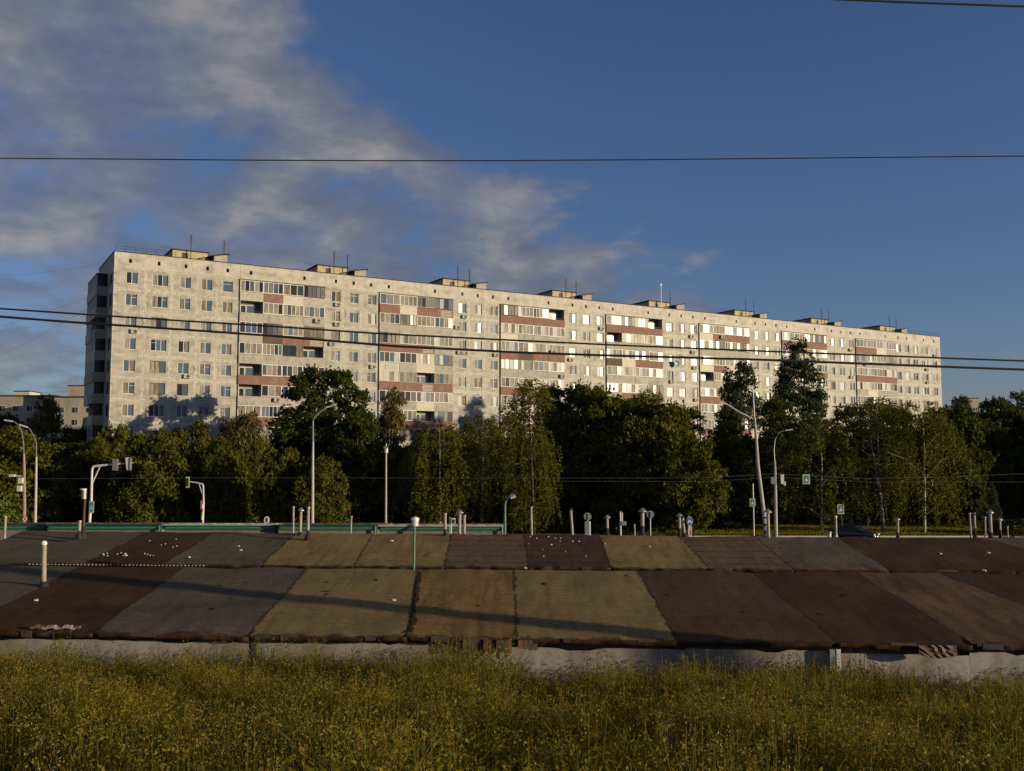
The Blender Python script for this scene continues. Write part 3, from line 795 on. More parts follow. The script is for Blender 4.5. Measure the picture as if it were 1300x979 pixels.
    if flap:
        rg = random.Random(seed)
        x0, x1 = P[0] - o0, P[1] - o0
        for i in range(rg.randint(1, 3)):
            t0 = rg.random() * .8; t1 = t0 + rg.uniform(.06, .2); a, b2 = x0.lerp(x1, t0), x0.lerp(x1, min(t1, 1)); d = rg.uniform(.05, .16)
            yo = -.012 - .004 * i; mb = MB()
            mb.poly8([(a.x, a.y + yo, a.z - d * rg.uniform(.6, 1.2)), (b2.x, b2.y + yo, b2.z - d), (b2.x, b2.y + yo + .02, b2.z - d), (a.x, a.y + yo + .02, a.z - d), (a.x, a.y + yo, a.z + .01), (b2.x, b2.y + yo, b2.z + .01), (b2.x, b2.y + yo + .02, b2.z + .01), (a.x, a.y + yo + .02, a.z + .01)], rg.choice(['dark_board', 'roof_felt', 'dark_board'])); mb.build('eave_flap', root)
    return root
F1 = [(-260, -54, 'roof_grey', 'front row garage with grey felt roof at the left edge under the upright pipe', 102, -150),
      (-54, 118, 'roof_brown', 'front row garage with dark chocolate roof and a rusty sheet lying on its eave', 233, 102),
      (118, 316, 'roof_grey', 'front row garage with smooth grey felt roof next to the chocolate one', 390, 233),
      (316, 517, 'roof_tan', 'front row garage with tan roof and a small dark squiggle on it', 530, 390),
      (517, 656, 'roof_rustytan', 'front row garage with rust stained brown and tan roof above ragged hanging boards', 652, 530),
      (656, 859, 'roof_tan', 'front row garage with pale tan roof bordering the wide dark brown roofs', 810, 652),
      (859, 1062, 'roof_redbrown', 'front row garage with reddish dark brown roof right of the last tan one', 955, 810),
      (1062, 1235, 'roof_brown', 'front row garage with very dark brown roof and a crumpled sheet at its eave', 1086, 955),
      (1235, 1440, 'roof_ochre', 'front row garage with lighter ochre brown roof near the right edge', 1192, 1086),
      (1440, 1680, 'roof_brown', 'front row garage with dark brown roof at the right edge of the frame', 1380, 1192)]
gar1 = []
for i, (b0, b1, mt, lab, t1, t0) in enumerate(F1):
    gar1.append(garage((b0, b1), (t0, t1), y_eave, y_back, 2.88, 3.74, mt, lab, 'front row of garages', 0, i + 2, True))
F2 = [(-70, 107, 'roof_grey', 'back row garage with plain grey roof and a small pipe at the far left', 188, 30),
      (107, 208, 'roof_brown', 'back row garage with dark brown roof scattered with white scraps', 272, 188),
      (208, 332, 'roof_grey', 'back row garage with grey roof between the scrap strewn brown and olive tan ones', 376, 272),
      (332, 450, 'roof_tan', 'back row garage with olive tan roof under the tall double bend lamp', 473, 376),
      (450, 564, 'roof_tan', 'back row garage with olive tan roof behind the green lantern pole', 573, 473),
      (564, 671, 'roof_ribbed', 'back row garage with ribbed reddish brown roof right of the green lantern pole', 665, 573),
      (671, 775, 'roof_ribdark', 'back row garage with dark stepped roof speckled with white bits', 761, 665),
      (775, 900, 'roof_tan', 'back row garage with plain tan roof below the round sign', 862, 761),
      (900, 1008, 'roof_ribbed', 'back row garage with ribbed brown roof left of the capped grey pipe', 958, 862),
      (1008, 1130, 'roof_grey', 'back row garage with slate grey roof in front of the parked car', 1062, 958),
      (1130, 1290, 'roof_brown', 'back row garage with blackish brown roof below the white birch trunk', 1160, 1062),
      (1290, 1420, 'roof_brown', 'back row garage with blackish brown roof near the right edge', 1247, 1160),
      (1420, 1600, 'roof_grey', 'back row garage with grey roof corner at the right edge', 1420, 1247)]
for i, (b0, b1, mt, lab, t1, t0) in enumerate(F2):
    garage((b0, b1), (t0, t1), y2_eave, y2_back, 3.22, 4.06, mt, lab, 'back row of garages', 0, i + 21, i % 2 == 0)
# light toothed metal edging along the eave of the back row
for x0, x1 in ((37, 265),):
    mb = MB(); n = int((x1 - x0) / 4.7)
    for i in range(n):
        p = atZ(x0 + i * 4.7, y2_eave(x0 + i * 4.7), 3.22)
        mb.box((p.x, p.y - .05, 3.14), (p.x + .055, p.y - .01, 3.17 + .02 * rnd.random()), 'concrete')
    tag(mb.build('eave_trim'), 'pale toothed metal edging under the back row eave at %s' % {37: 'the dark brown scrap strewn roof', 563: 'the ribbed reddish brown roof'}[x0], 'edging', 'toothed eave edging')

# green fascia shed row behind the garages
def green(px0, px1, y0, y1, Y, lab, lip):
    a, b2 = atY(px0, y0, Y), atY(px1, y0, Y); lo = atY(px0, y1, Y).z
    root = empty('metal_shed', (a.x, Y, 0), 0, lab, 'shed', 'green edged sheds behind the garages')
    Wd = b2.x - a.x - .02; H = a.z
    mb = MB(); mb.box((0, .08, 0), (Wd, 6, lo), 'back_wall'); mb.build('wall', root)
    mb = MB(); mb.box((0, 0, lo + .003), (Wd, .07, H), 'green_fascia'); mb.box((.1, -.05, lo + .08), (Wd - .1, -.002, lo + .13), 'green_pole')
    mb.box((.1, -.06, H - .09), (Wd - .1, -.003, H - .04), 'green_fascia')
    mb.tube([(Wd - .12, -.06, lo - .3), (Wd - .12, -.06, H)], .05, 'green_fascia', 6); mb.build('fascia', root)
    mb = MB()
    n = int(Wd / .32)
    for i in range(n):
        x = i * Wd / n; hh = .05 + (.03 if i % 2 else 0)
        mb.poly8([(x, -.12, H + .003), (x + Wd / n, -.12, H + .003), (x + Wd / n, 6.2, H - .5), (x, 6.2, H - .5), (x, -.12, H + .04 + hh), (x + Wd / n, -.12, H + .04 + hh), (x + Wd / n, 6.2, H - .4), (x, 6.2, H - .4)], lip)
    mb.build('roof', root)
green(-40, 60, 666.0, 672.1, 50, 'green edged metal shed at the far left by the two tall poles', 'roof_felt')
green(60, 206, 667.0, 672.4, 49.6, 'green edged metal shed with black roof lip below the traffic light mast', 'roof_felt')
green(207, 352, 667.2, 672.6, 49.9, 'green edged metal shed with light brown lip below the small crossing signal', 'concrete')
green(353, 480, 667.5, 673.0, 49.6, 'green edged metal shed below the tall bent street lamp', 'roof_felt')
green(481, 641, 668.5, 673.6, 50, 'rightmost green edged metal shed ending beside the green street lamp', 'concrete')

# front fence of painted sheets ------------------------------------------------------------------
def fpt(px, off=.22):
    p = atZ(px, y_eave(px), 2.88); return Vector((p.x, p.y + off, 0))
fence = empty('sheet_fence', fpt(650), 0, 'pale grey dented sheet metal fence between the tall grass and the front garages', 'fence')
org = fpt(650)
segs = [(-330, 0, 2.62), (0, 322, 2.66), (322, 600, 2.68), (600, 873, 2.62), (873, 1033, 2.64), (1033, 1064, 2.62), (1066, 1236, 2.58), (1236, 1480, 2.66), (1480, 1700, 2.6)]
for si, (x0, x1, zt) in enumerate(segs):
    a, b2 = fpt(x0) - org, fpt(x1) - org
    a.x += .003; b2.x -= .003
    n = max(3, int((b2 - a).length / .25)); mb = MB(); nz = 8
    for j in range(nz + 1):
        for i in range(n + 1):
            p = a.lerp(b2, i / n); tz = zt + .035 * noise.noise(Vector((p.x * 1.3, si, 0))) - (.06 if noise.noise(Vector((p.x * .9, si, 3))) > .25 else 0)
            z = .2 + (tz - .2) * j / nz
            ed = min(1, min(i, n - i) / 2.0)
            mb.v.append((p.x, p.y + ed * .016 * noise.noise(Vector((p.x * 1.1, z * .8, 7))) + .004 * noise.noise(Vector((p.x * 4, z * 2, 7))), z))
    for j in range(nz):
        for i in range(n):
            q = j * (n + 1) + i; mb.f.append((q, q + 1, q + n + 2, q + n + 1)); mb.m.append(mb.mi('fence_sheet'))
    o = mb.build('fence_panel', fence)
    so = o.modifiers.new('s', 'SOLIDIFY'); so.thickness = .02
for px in (322.5, 1065):
    p = fpt(px) - org; mb = MB(); mb.box((p.x - .018, p.y - (.10 if px > 1000 else .05), .2), (p.x + .018 + (.06 if px > 1000 else 0), p.y - (.04 if px > 1000 else .012), 2.70), 'white_paint' if px > 1000 else 'dark_metal'); mb.build('fence_post_or_crack', fence)  # left one is a dark strip added to draw the crack between sheets
p = fpt(1058) - org; mb = MB(); mb.box((p.x - .07, p.y - .16, .2), (p.x + .05, p.y - .07, 2.7), 'sign_back'); mb.build('fence_post_or_crack', fence)

# bits on the garage roofs -----------------------------------------------------------------------
def roofpt1(px, py):
    a = atZ(px, y_eave(px), 2.88); b2 = atZ(px, y_back(px), 3.74)
    r = ray(px, py); nrm = Vector((0, -(b2.z - a.z), (b2.y - a.y)))      # plane containing x direction (approx) and the slope
    nrm.x = 0; t = nrm.dot(a - Vector((0, 0, EYE))) / nrm.dot(Vector(r))
    return Vector((r[0] * t, r[1] * t, EYE + r[2] * t))
def roofpt2(px, py):
    a = atZ(px, y2_eave(px), 3.22); b2 = atZ(px, y2_back(px), 4.06)
    r = ray(px, py); nrm = Vector((0, -(b2.z - a.z), (b2.y - a.y)))
    t = nrm.dot(a - Vector((0, 0, EYE))) / nrm.dot(Vector(r))
    return Vector((r[0] * t, r[1] * t, EYE + r[2] * t))
def scrap(p, sx, sy, lab, mat='litter', name='paper_scrap', cat='litter', grp='scraps on the roofs'):
    sx *= .6; sy *= .6
    mb = MB(); rg = random.Random(int(p.x * 100)); n = rg.randint(5, 7)
    pts = []
    for i in range(n):
        a = 2 * math.pi * i / n; r_ = rg.uniform(.7, 1.1)
        pts.append((sx * r_ * math.cos(a) / 2, sy * r_ * math.sin(a) / 2, .03 + rg.uniform(0, .02) + .13 * sy * r_ * math.sin(a) / 2))
    lo = [(x, y, z - .03) for x, y, z in pts]
    for i in range(n): mb.face([lo[i], lo[(i + 1) % n], pts[(i + 1) % n], pts[i]], mat)
    mb.face(pts, mat); mb.face(lo[::-1], mat)
    o = mb.build(name); o.location = p; return tag(o, lab, cat, grp)
rg = random.Random(4)
for (x, y, lab) in ((46, 763, 'white paper scrap on the chocolate brown front roof'), (500, 762.5, 'white crumb on the tan front roof beside its dark stain'), (667, 722, 'pale wood piece at the gap above the tan front roof')):
    scrap(roofpt1(x, y), .22, .2, lab)
LB = 'small white scrap among others strewn on the dark brown back roof'
for i in range(22):
    x = rg.uniform(130, 230); y = rg.choice([rg.uniform(702, 708), rg.uniform(685, 699)])
    if x > 210 and y > 700: x -= 60
    if x < 175 and y < 700: y = 704
    scrap(roofpt2(x, y), rg.uniform(.06, .17), .12, LB, grp='white scraps on the dark brown back roof')
for (x, y, lab) in ((303, 694, 'larger white scrap on the grey back roof'), (306, 699, 'lower white scrap on the grey back roof'), (240, 708, 'pale smear of debris at the eave of the grey back roof'), (825, 694.5, 'white strip on the plain tan back roof'), (497, 687, 'tiny white scrap on the olive tan back roof'), (1194, 703.5, 'left white scrap on the blackish brown back roof'), (1255, 702.5, 'right white scrap on the blackish brown back roof'), (1250, 725, 'white scrap at the eave of the blackish brown back roof')):
    scrap(roofpt2(x, y), rg.uniform(.15, .3), .2, lab)
LB = 'small white bit on the dark stepped back roof'
for x, y in ((673, 682), (681, 684), (696, 682), (705, 684), (712, 684), (711, 688), (727, 688), (735, 688), (671, 691), (689, 699), (718, 701), (744, 707), (768, 691), (700, 692), (690, 707)):
    scrap(roofpt2(x, y), rg.uniform(.08, .16), .12, LB, grp='white bits on the dark stepped back roof')
# rusty sheet lying along the left eave
a, b2 = roofpt1(40, 797.5), roofpt1(101, 798.5)
mb = MB(); n = 12
for i in range(n):
    x0, x1 = -.62 + 1.24 * i / n, -.62 + 1.24 * (i + 1) / n
    zz0 = .05 + .02 * math.sin(i * 1.7); mb.poly8([(x0, -.06, zz0 - .05), (x1, -.06, zz0 - .05), (x1, .06, zz0 - .03), (x0, .06, zz0 - .03), (x0, -.06, zz0), (x1, -.06, zz0), (x1, .06, zz0 + .02), (x0, .06, zz0 + .02)], 'rust' if (i < 3 or i == n - 1 or i == 7) else 'pipe_paint')
o = mb.build('rusty_sheet'); o.location = (a + b2) / 2; tag(o, 'rust streaked narrow metal sheet on the eave of the chocolate front roof', 'metal sheet')
# crumpled tarpaulin under the right eave
p0, p1 = fpt(1164, -.06), fpt(1212, -.06); mb = MB(); n = 10
for j in range(6):
    for i in range(n + 1):
        s_ = i / n; q = p0.lerp(p1, s_); mb.v.append((q.x - p0.x, q.y - p0.y - .04 + .05 * noise.noise(Vector((i * .9, j * .8, 2))), 2.86 - .045 * j - .03 * j * math.sin(s_ * 3.1) * .5))
for j in range(5):
    for i in range(n):
        q = j * (n + 1) + i; mb.f.append((q, q + 1, q + n + 2, q + n + 1)); mb.m.append(mb.mi('tarpaulin'))
o = mb.build('tarpaulin'); o.location = p0; tag(o, 'crumpled brown tarpaulin hanging from the eave at the right', 'tarpaulin')
o.modifiers.new('s', 'SOLIDIFY').thickness = .012
# hanging boards in the middle
for i, (x0, x1, dd, lab) in enumerate(((588, 612, .28, 'widest ragged dark board hanging under the rust stained roof'), (614, 628, .36, 'long narrow dark board hanging under the rust stained roof'), (630, 650, .42, 'rusty board hanging left of the roof seam'), (658, 683, .26, 'brown board hanging right of the roof seam'))):
    p0, p1 = fpt(x0, -.02), fpt(x1, -.02); Wd = (p1 - p0).length; mb = MB(); rg = random.Random(i)
    n = 4
    for q in range(n):
        a, b2 = Wd * q / n, Wd * (q + 1) / n - .01; d = dd * rg.uniform(.7, 1.1); mb.box((a, -.03 + .006 * q, 2.84 - d), (b2, 0, 2.83), rg.choice(['dark_board', 'rust', 'dark_board', 'tarpaulin']))
    o = mb.build('hanging_board'); o.location = p0; tag(o, lab, 'board', 'ragged boards under the eave')

#@@STREET
# ------------------------------------------------------------------ pipes, poles, lamps, signs
def pipe(px, yt, Y, rad, lab, zb=None, cap='flat', mat='pipe_paint', foot='dark', band=0, name='vent_pipe', grp='pipes standing on the garage roofs', lean=0, px_b=None):
    rad *= .84
    top = atY(px, yt, Y)
    if zb is None: zb = 4.0
    root = empty(name, (top.x, Y, zb), 0, lab, 'pipe', grp)
    H = top.z - zb; mb = MB(); rp = random.Random(int(px * 7)); root.rotation_euler = (rp.uniform(-.02, .02), rp.uniform(-.028, .028), 0)
    hb = H * band
    if hb > 0: mb.tube([(lean, 0, -.1), (lean * .6, 0, hb)], rad * 1.08, 'black_band', 12)
    mb.tube([(lean * .6 if band else lean, 0, hb - .05 if band else -.1), (0, 0, H - .05)], rad, mat, 12)
    mb.build('pipe_body', root, False)
    mb = MB()
    if cap == 'cone':
        mb.tube([(0, 0, H - .02), (0, 0, H + .02), (0, 0, H + rad * 2.0)], [rad * 2.3, rad * 2.2, .01], 'grey_metal', 12)
        mb.tube([(rad * .8, 0, H - .15), (rad * .8, 0, H)], .01, 'dark_metal', 4)
    elif cap == 'flat':
        mb.tube([(0, 0, H - .06), (0, 0, H)], rad * 1.35, 'grey_metal', 12)
    elif cap == 'drum':
        mb.tube([(-.04, 0, H - .42), (-.04, 0, H - .04)], .11, 'grey_metal', 12); mb.tube([(-.08, 0, H - .04), (-.08, 0, H + .02)], .14, 'white_paint', 12)
    elif cap == 'dark':
        mb.tube([(0, 0, H - .10), (0, 0, H)], rad * 1.2, 'black_band', 12)
    elif cap == 'dome':
        mb.tube([(0, 0, H - .04), (0, 0, H + .02), (0, 0, H + .07), (0, 0, H + .09)], [rad * 1.1, rad * 1.25, rad * .8, .01], 'sign_white', 14)
    mb.build('pipe_cap', root)
    if foot:
        mb = MB(); mb.tube([(lean, 0, -.12), (lean, 0, .05), (lean, 0, .14)], [rad * 2.6, rad * 1.9, rad * 1.1], 'black_band', 12); mb.build('flashing', root)
    return root
# big pipe on the front left roof
p = roofpt1(56.5, 744); pipe(57.5, 690, p.y, .085, 'tall cream pipe standing alone on the front left roof', p.z, 'dome', foot='dark')
YB = 42.6
pipe(7, 655.5, 41.8, .06, 'small pale flared pipe at the left edge of the back row', 4.0, 'flat', foot=None)
pipe(101, 661, 41.8, .075, 'short black and cream pipe with flat lid left of the traffic light mast', 4.0, 'flat', band=.35)
pipe(107.5, 621, 42.4, .07, 'tall dark brown pipe with a grey drum top beside the traffic light mast', 4.0, 'drum', 'dark_board', band=.2)
pipe(373, 643, 43.5, .055, 'thin distant pipe left of the ribbed pair under the bent lamp', 3.6, 'flat', foot=None)
pipe(381.5, 648, 42.6, .075, 'knobbly pipe at the seam of the grey and olive tan roofs', 4.0, 'cone')
pipe(391.5, 643.5, 41.6, .075, 'cream pipe with black foot next to the bent street lamp', 4.0, 'flat', band=.22)
pipe(445.5, 655, 46, .05, 'slim pale pipe alone behind the olive tan roof', 3.6, 'flat', foot=None)
pipe(565.5, 651.5, 42.0, .075, 'capped cream pipe with sooty foot at the left of the middle trio', 4.0, 'flat', band=.3)
pipe(583, 651, 42.6, .085, 'thick capped pipe in the middle of the trio behind the ribbed roof', 3.9, 'cone')
pipe(589.5, 654, 42.8, .075, 'narrow capped pipe right beside the thick one', 3.9, 'flat')
pipe(674.8, 643, 42.6, .06, 'slender white pipe at the left end of the dark stepped roof', 4.0, 'flat', foot=None)
pipe(724.5, 645, 42.6, .07, 'white pipe with black cap behind the dark stepped roof', 4.0, 'dark', foot=None, lean=.08)
pipe(771, 657, 42.4, .07, 'short crooked pipe with small hood left of the tan roof signs', 4.0, 'cone', band=.4)
pipe(805.5, 664, 43.2, .045, 'stubby thin pipe left of the hooded one', 4.0, None, foot=None)
pipe(815, 649.5, 42.4, .10, 'hooded two tone pipe with sooty flared foot behind the tan roof', 4.0, 'cone', band=.4)
pipe(862.5, 655, 42.6, .075, 'left pipe of the close pair beside the blue detour sign', 4.0, 'cone', band=.35)
pipe(867, 655, 42.0, .08, 'right pipe of the close pair beside the blue detour sign', 4.0, 'dark', lean=.07)
pipe(975, 650, 40.8, .085, 'grey pipe with a mushroom cap right of the tall leaning lamp', 3.9, 'cone', foot=None)
pipe(1053.2, 675, 44, .1, 'low white stub pipe left of the car', 3.2, 'flat', foot=None, mat='white_paint')
pipe(1139.3, 659.5, 43.4, .06, 'white pipe with tilted cap left of the birch trunk', 3.8, 'cone', band=.3)
pipe(1231.5, 651, 46, .05, 'leftmost thin pale pipe of the cluster at the right', 3.6, 'flat', foot=None)
pipe(1237, 651, 43.4, .065, 'pale pipe with black foot second in the right cluster', 3.8, 'flat', band=.4)
pipe(1250, 656, 47, .05, 'short pale pipe in the middle of the right cluster', 3.6, 'flat', foot=None)
pipe(1257, 651, 43.2, .085, 'thickest cream pipe of the right cluster with black foot', 3.8, 'cone', band=.25)
pipe(1269.5, 660, 43.4, .06, 'hooked cream pipe at the right of the cluster', 3.8, 'cone', band=.45)
pipe(1279, 668, 48, .04, 'tiny pale pipe last on the right', 3.6, 'flat', foot=None)

# green pole with a lantern on the alley
def pole_root(name, px, Y, lab, cat, grp=None, zb=0.0):
    p = atY(px, 591, Y); return empty(name, (p.x, Y, zb), 0, lab, cat, grp)
def zt(px, py, Y): return atY(px, py, Y).z
Y = 33.6; r_ = pole_root('street_lamp', 525.5, Y, 'thin green pole with a white drum lantern rising between the garage rows', 'street lamp')
mb = MB(); h = zt(526, 668, Y); mb.tube([(0, 0, 0), (0.04, 0, h)], .035, 'green_pole', 8); mb.build('pole', r_)
mb = MB(); mb.tube([(.05, 0, h), (.05, 0, h + .12), (.05, 0, h + .2)], [.11, .12, .13], 'white_paint', 14); mb.tube([(.05, 0, h + .2), (.05, 0, h + .27), (.05, 0, h + .32)], [.15, .14, .05], 'lens_clear', 14); mb.build('lamp_head', r_)

def lamp_head(mb, p, d, L_=.7):
    p = Vector(p); d = Vector(d).normalized(); q = p + d * L_; sdv = Vector((-d.y, d.x, 0)).normalized() if abs(d.x) + abs(d.y) > .1 else Vector((0, 1, 0))
    P = []
    for (c_, wv, hv) in ((p, .07, .05), (q, .13, .05)):
        P.append((c_, wv, hv))
    a, b2 = P
    lo = [a[0] - sdv * a[1] - Vector((0, 0, a[2])), b2[0] - sdv * b2[1] - Vector((0, 0, b2[2])), b2[0] + sdv * b2[1] - Vector((0, 0, b2[2])), a[0] + sdv * a[1] - Vector((0, 0, a[2]))]
    hi = [a[0] - sdv * a[1] + Vector((0, 0, a[2])), b2[0] - sdv * b2[1] + Vector((0, 0, b2[2])), b2[0] + sdv * b2[1] + Vector((0, 0, b2[2])), a[0] + sdv * a[1] + Vector((0, 0, a[2]))]
    mb.poly8([tuple(v_) for v_ in lo + hi], 'white_paint')
def street_lamp(Y, lab, pole_px, arm_px, rad, mat='concrete_pole', armmat='grey_metal', heads=True, ar=.045, extra=None):
    """pole_px: list of px points from the foot up (the foot hidden), arm_px: list of arms"""
    b0 = atY(*pole_px[0], Y); b0.z = 0
    r_ = empty('street_lamp', b0, 0, lab, 'street lamp', 'tall street lamps')
    mb = MB(); pts = [Vector((0, 0, 0))] + [atY(x, y, Y) - b0 for x, y in pole_px[1:]]
    n = len(pts); mb.tube(pts, [rad * (1.25 - .6 * i / (n - 1)) for i in range(n)], mat, 12); mb.build('pole', r_)
    for ai, arm in enumerate(arm_px):
        ap = [atY(x, y, Y) - b0 for x, y in arm]
        a_ = MB(); a_.tube(ap, ar, armmat, 8); ao = a_.build('arm', r_)
        if heads:
            h_ = MB(); d = (ap[-1] - ap[-2]); d.z *= .4; lamp_head(h_, ap[-1], d); h_.build('lamp_head', ao)
    return r_, b0
# left pair
r_, b0 = street_lamp(82, 'brownish concrete lamp pole with camera boxes at the left edge', [(30.5, 680), (31, 640), (30.6, 590), (30.3, 576)], [[(30.3, 578), (29.8, 562), (28, 550), (24.5, 541), (19, 536), (16.5, 535)]], .125, 'pinkish_pole')
mb = MB(); p0, p1 = atY(30, 604.5, 82) - b0, atY(16, 604.5, 82) - b0
mb.tube([p0, p1], .06, 'white_paint', 8); mb.box((p1.x - .25, -.12, p1.z - .05), (p1.x + .2, .12, p1.z + .14), 'white_paint'); mb.build('camera_bracket', r_)
for yy0, x_ in ((610, 27.5), (620, 26)):
    q = atY(x_ + 1, yy0, 82) - b0; mb = MB(); mb.box((q.x - .2, -.35, q.z - .25), (q.x + .15, -.1, q.z + .22), 'white_paint'); mb.build('control_box', r_)
street_lamp(84, 'white lamp pole standing right beside the brownish one', [(44.6, 680), (45.2, 640), (46, 590), (46.2, 580)], [[(46.2, 581), (46, 562), (44, 556), (38, 545), (35, 542.5)]], .11, 'pole_grey', heads=True)
street_lamp(66, 'tall white lamp pole with arm bent up right before the big dark tree', [(396.6, 690), (396.8, 640), (397.1, 590), (397.4, 560)], [[(397.4, 561), (397.3, 535), (398.6, 531), (404, 525), (414, 517.5)]], .10, 'pole_grey', ar=.06)
# thin camera pole
r_ = pole_root('camera_pole', 490.8, 76, 'slim pale mast with a camera on top in front of the dark woods', 'pole'); mb = MB()
h = zt(490, 575, 76); mb.tube([(0, 0, 0), (-.05, 0, h)], [.10, .07], 'concrete_pole', 10); mb.build('pole', r_)
mb = MB(); mb.tube([(-.05, 0, h), (-.05, 0, h + .35)], .15, 'white_paint', 10); mb.box((-.2, -.3, h + .35), (.1, .1, h + .5), 'grey_metal'); mb.tube([(-.05, 0, h + .5), (-.05, 0, h + .72)], .05, 'white_paint', 8); mb.build('camera', r_)
# green street lamp beside the green shed
Y = 48; r_ = pole_root('street_lamp', 641, Y, 'short teal street lamp at the end of the green shed', 'street lamp', 'tall street lamps')
pts = [atY(641.3, 700, Y), atY(641, 655, Y), atY(641.2, 642, Y), atY(642, 637, Y), atY(645, 633, Y)]; pts = [Vector((q.x - r_.location.x, 0, q.z)) for q in pts]; pts[0].z = 0
mb = MB(); mb.tube(pts, [.07, .06, .05, .045, .045], 'green_pole', 10); mb.build('pole', r_)
mb = MB(); q = pts[-1]; mb.tube([q, q + Vector((.12, 0, .12)), q + Vector((.28, 0, .2))], [.05, .1, .11], 'grey_metal', 10); mb.tube([q + Vector((.12, -.05, .03)), q + Vector((.36, -.05, .14))], [.06, .1], 'lens_clear', 10); mb.build('lamp_head', r_)
# big leaning lamp on the right
r_, b0 = street_lamp(88, 'tallest leaning lamp pole with one arm up and one arm out to the left', [(974.5, 690), (962, 590), (960, 556), (957.8, 530)], [[(957.8, 531), (956.6, 510), (956, 494), (957.5, 491)], [(956.5, 532), (940, 524), (922, 513)]], .155, 'concrete_pole', 'white_paint', ar=.06)
mb = MB()
for i in range(6):
    z0 = 1.0 + i * .32; mb.tube([(-.04 - z0 * .065, 0, z0), (-.04 - (z0 + .16) * .065, 0, z0 + .16)], .215, 'black_band' if i % 2 == 0 else 'white_paint', 12)
mb.build('warning_stripes', r_)
Y = 92; r2, b0 = street_lamp(Y, 'grey lamp pole with curved arm to the right carrying traffic signals', [(985.2, 690), (984.6, 640), (984, 600), (983.5, 585)], [[(983.5, 586), (982.5, 570), (984, 558), (989, 549), (997, 546.5)]], .15, 'concrete_pole')
def signal_box(px, py, Y, b0, parent, wpx, hpx, name='signal_box', mat='grey_metal', tilt=0, yd=1):
    c_ = atY(px, py, Y) - b0; s_ = Y / F; w_, h_ = wpx * s_ / 2, hpx * s_ / 2
    mb = MB(); t = math.tan(tilt) * h_
    mb.poly8([(c_.x - w_ + t, -.25, c_.z - h_), (c_.x + w_ + t, -.25, c_.z - h_), (c_.x + w_ + t, -.05, c_.z - h_), (c_.x - w_ + t, -.05, c_.z - h_), (c_.x - w_ - t, -.25, c_.z + h_), (c_.x + w_ - t, -.25, c_.z + h_), (c_.x + w_ - t, -.05, c_.z + h_), (c_.x - w_ - t, -.05, c_.z + h_)], mat)
    for k in (-1, 0, 1): mb.tube([(c_.x, -.06, c_.z + k * h_ * .62), (c_.x, .02, c_.z + k * h_ * .62)], min(w_ * .7, h_ * .26), 'dark_metal', 10)
    return mb.build(name, parent)
signal_box(981, 610, Y, b0, r2, 6, 9); signal_box(992.5, 608.5, Y, b0, r2, 4, 12, mat='white_paint'); signal_box(995.5, 614, Y, b0, r2, 2.5, 5, mat='white_paint')

def crossing_face(mb, cx, cz, w_, h_, y=-.04, n=1):
    """pedestrian crossing sign: yellow-green border, blue plate, white triangle with a walking figure"""
    mb.box((cx - w_ / 2, y, cz - h_ / 2), (cx + w_ / 2, y + .03, cz + h_ / 2), 'sign_yellow')
    mb.box((cx - w_ * .33, y - .012, cz - h_ * .39), (cx + w_ * .33, y - .002, cz + h_ * .39), 'sign_blue')
    a = y - .016
    mb.face([(cx - w_ * .25, a, cz - h_ * .22), (cx + w_ * .25, a, cz - h_ * .22), (cx, a, cz + h_ * .27)], 'sign_white')
    b_ = a - .004
    mb.face([(cx - w_ * .03, b_, cz + h_ * .10), (cx + w_ * .03, b_, cz + h_ * .10), (cx + w_ * .03, b_, cz + h_ * .16), (cx - w_ * .03, b_, cz + h_ * .16)], 'dark_metal')
    mb.face([(cx - w_ * .03, b_, cz - h_ * .04), (cx + w_ * .03, b_, cz - h_ * .04), (cx + w_ * .03, b_, cz + h_ * .09), (cx - w_ * .03, b_, cz + h_ * .09)], 'dark_metal')
    mb.face([(cx - w_ * .12, b_, cz - h_ * .18), (cx - w_ * .06, b_, cz - h_ * .18), (cx + w_ * .02, b_, cz - h_ * .045), (cx - w_ * .03, b_, cz - h_ * .045)], 'dark_metal')
    mb.face([(cx + w_ * .06, b_, cz - h_ * .18), (cx + w_ * .12, b_, cz - h_ * .18), (cx + w_ * .03, b_, cz - h_ * .045), (cx - w_ * .02, b_, cz - h_ * .045)], 'dark_metal')
# traffic light mast, left
Y = 80; r_ = pole_root('traffic_light_mast', 114.5, Y, 'tall white traffic light mast reaching right over the road with two signal backs', 'traffic light'); b0 = r_.location.copy()
P_ = lambda x, y: atY(x, y, Y) - b0
mb = MB(); q = P_(117, 596); mb.tube([(0, 0, 0), P_(115.8, 635), P_(116.6, 600), P_(117.2, 594)], [.13, .11, .09, .08], 'white_paint', 10); po = mb.build('pole', r_)
mb = MB(); mb.tube([P_(117, 595), P_(119, 592.2), P_(125, 591.3), P_(145, 589.5), P_(169.5, 587.7)], [.10, .10, .095, .075, .04], 'white_paint', 10); mb.tube([P_(116.5, 615), P_(127, 592)], .05, 'white_paint', 8); mb.build('arm', r_)
signal_box(147.3, 590, Y, b0, r_, 6.2, 14.5, 'traffic_light', 'grey_metal'); signal_box(163.2, 589, Y, b0, r_, 3.6, 16, 'traffic_light', 'white_paint', .16)
mb = MB(); q = P_(166.3, 589); mb.box((q.x - .02, -.3, q.z - .5), (q.x + .05, .05, q.z + .5), 'grey_metal'); mb.build('visor', r_)
mb = MB(); q = P_(116.7, 643.5); crossing_face(mb, q.x + .05, q.z, .38, .95, -.2); mb.build('crossing_sign', r_)
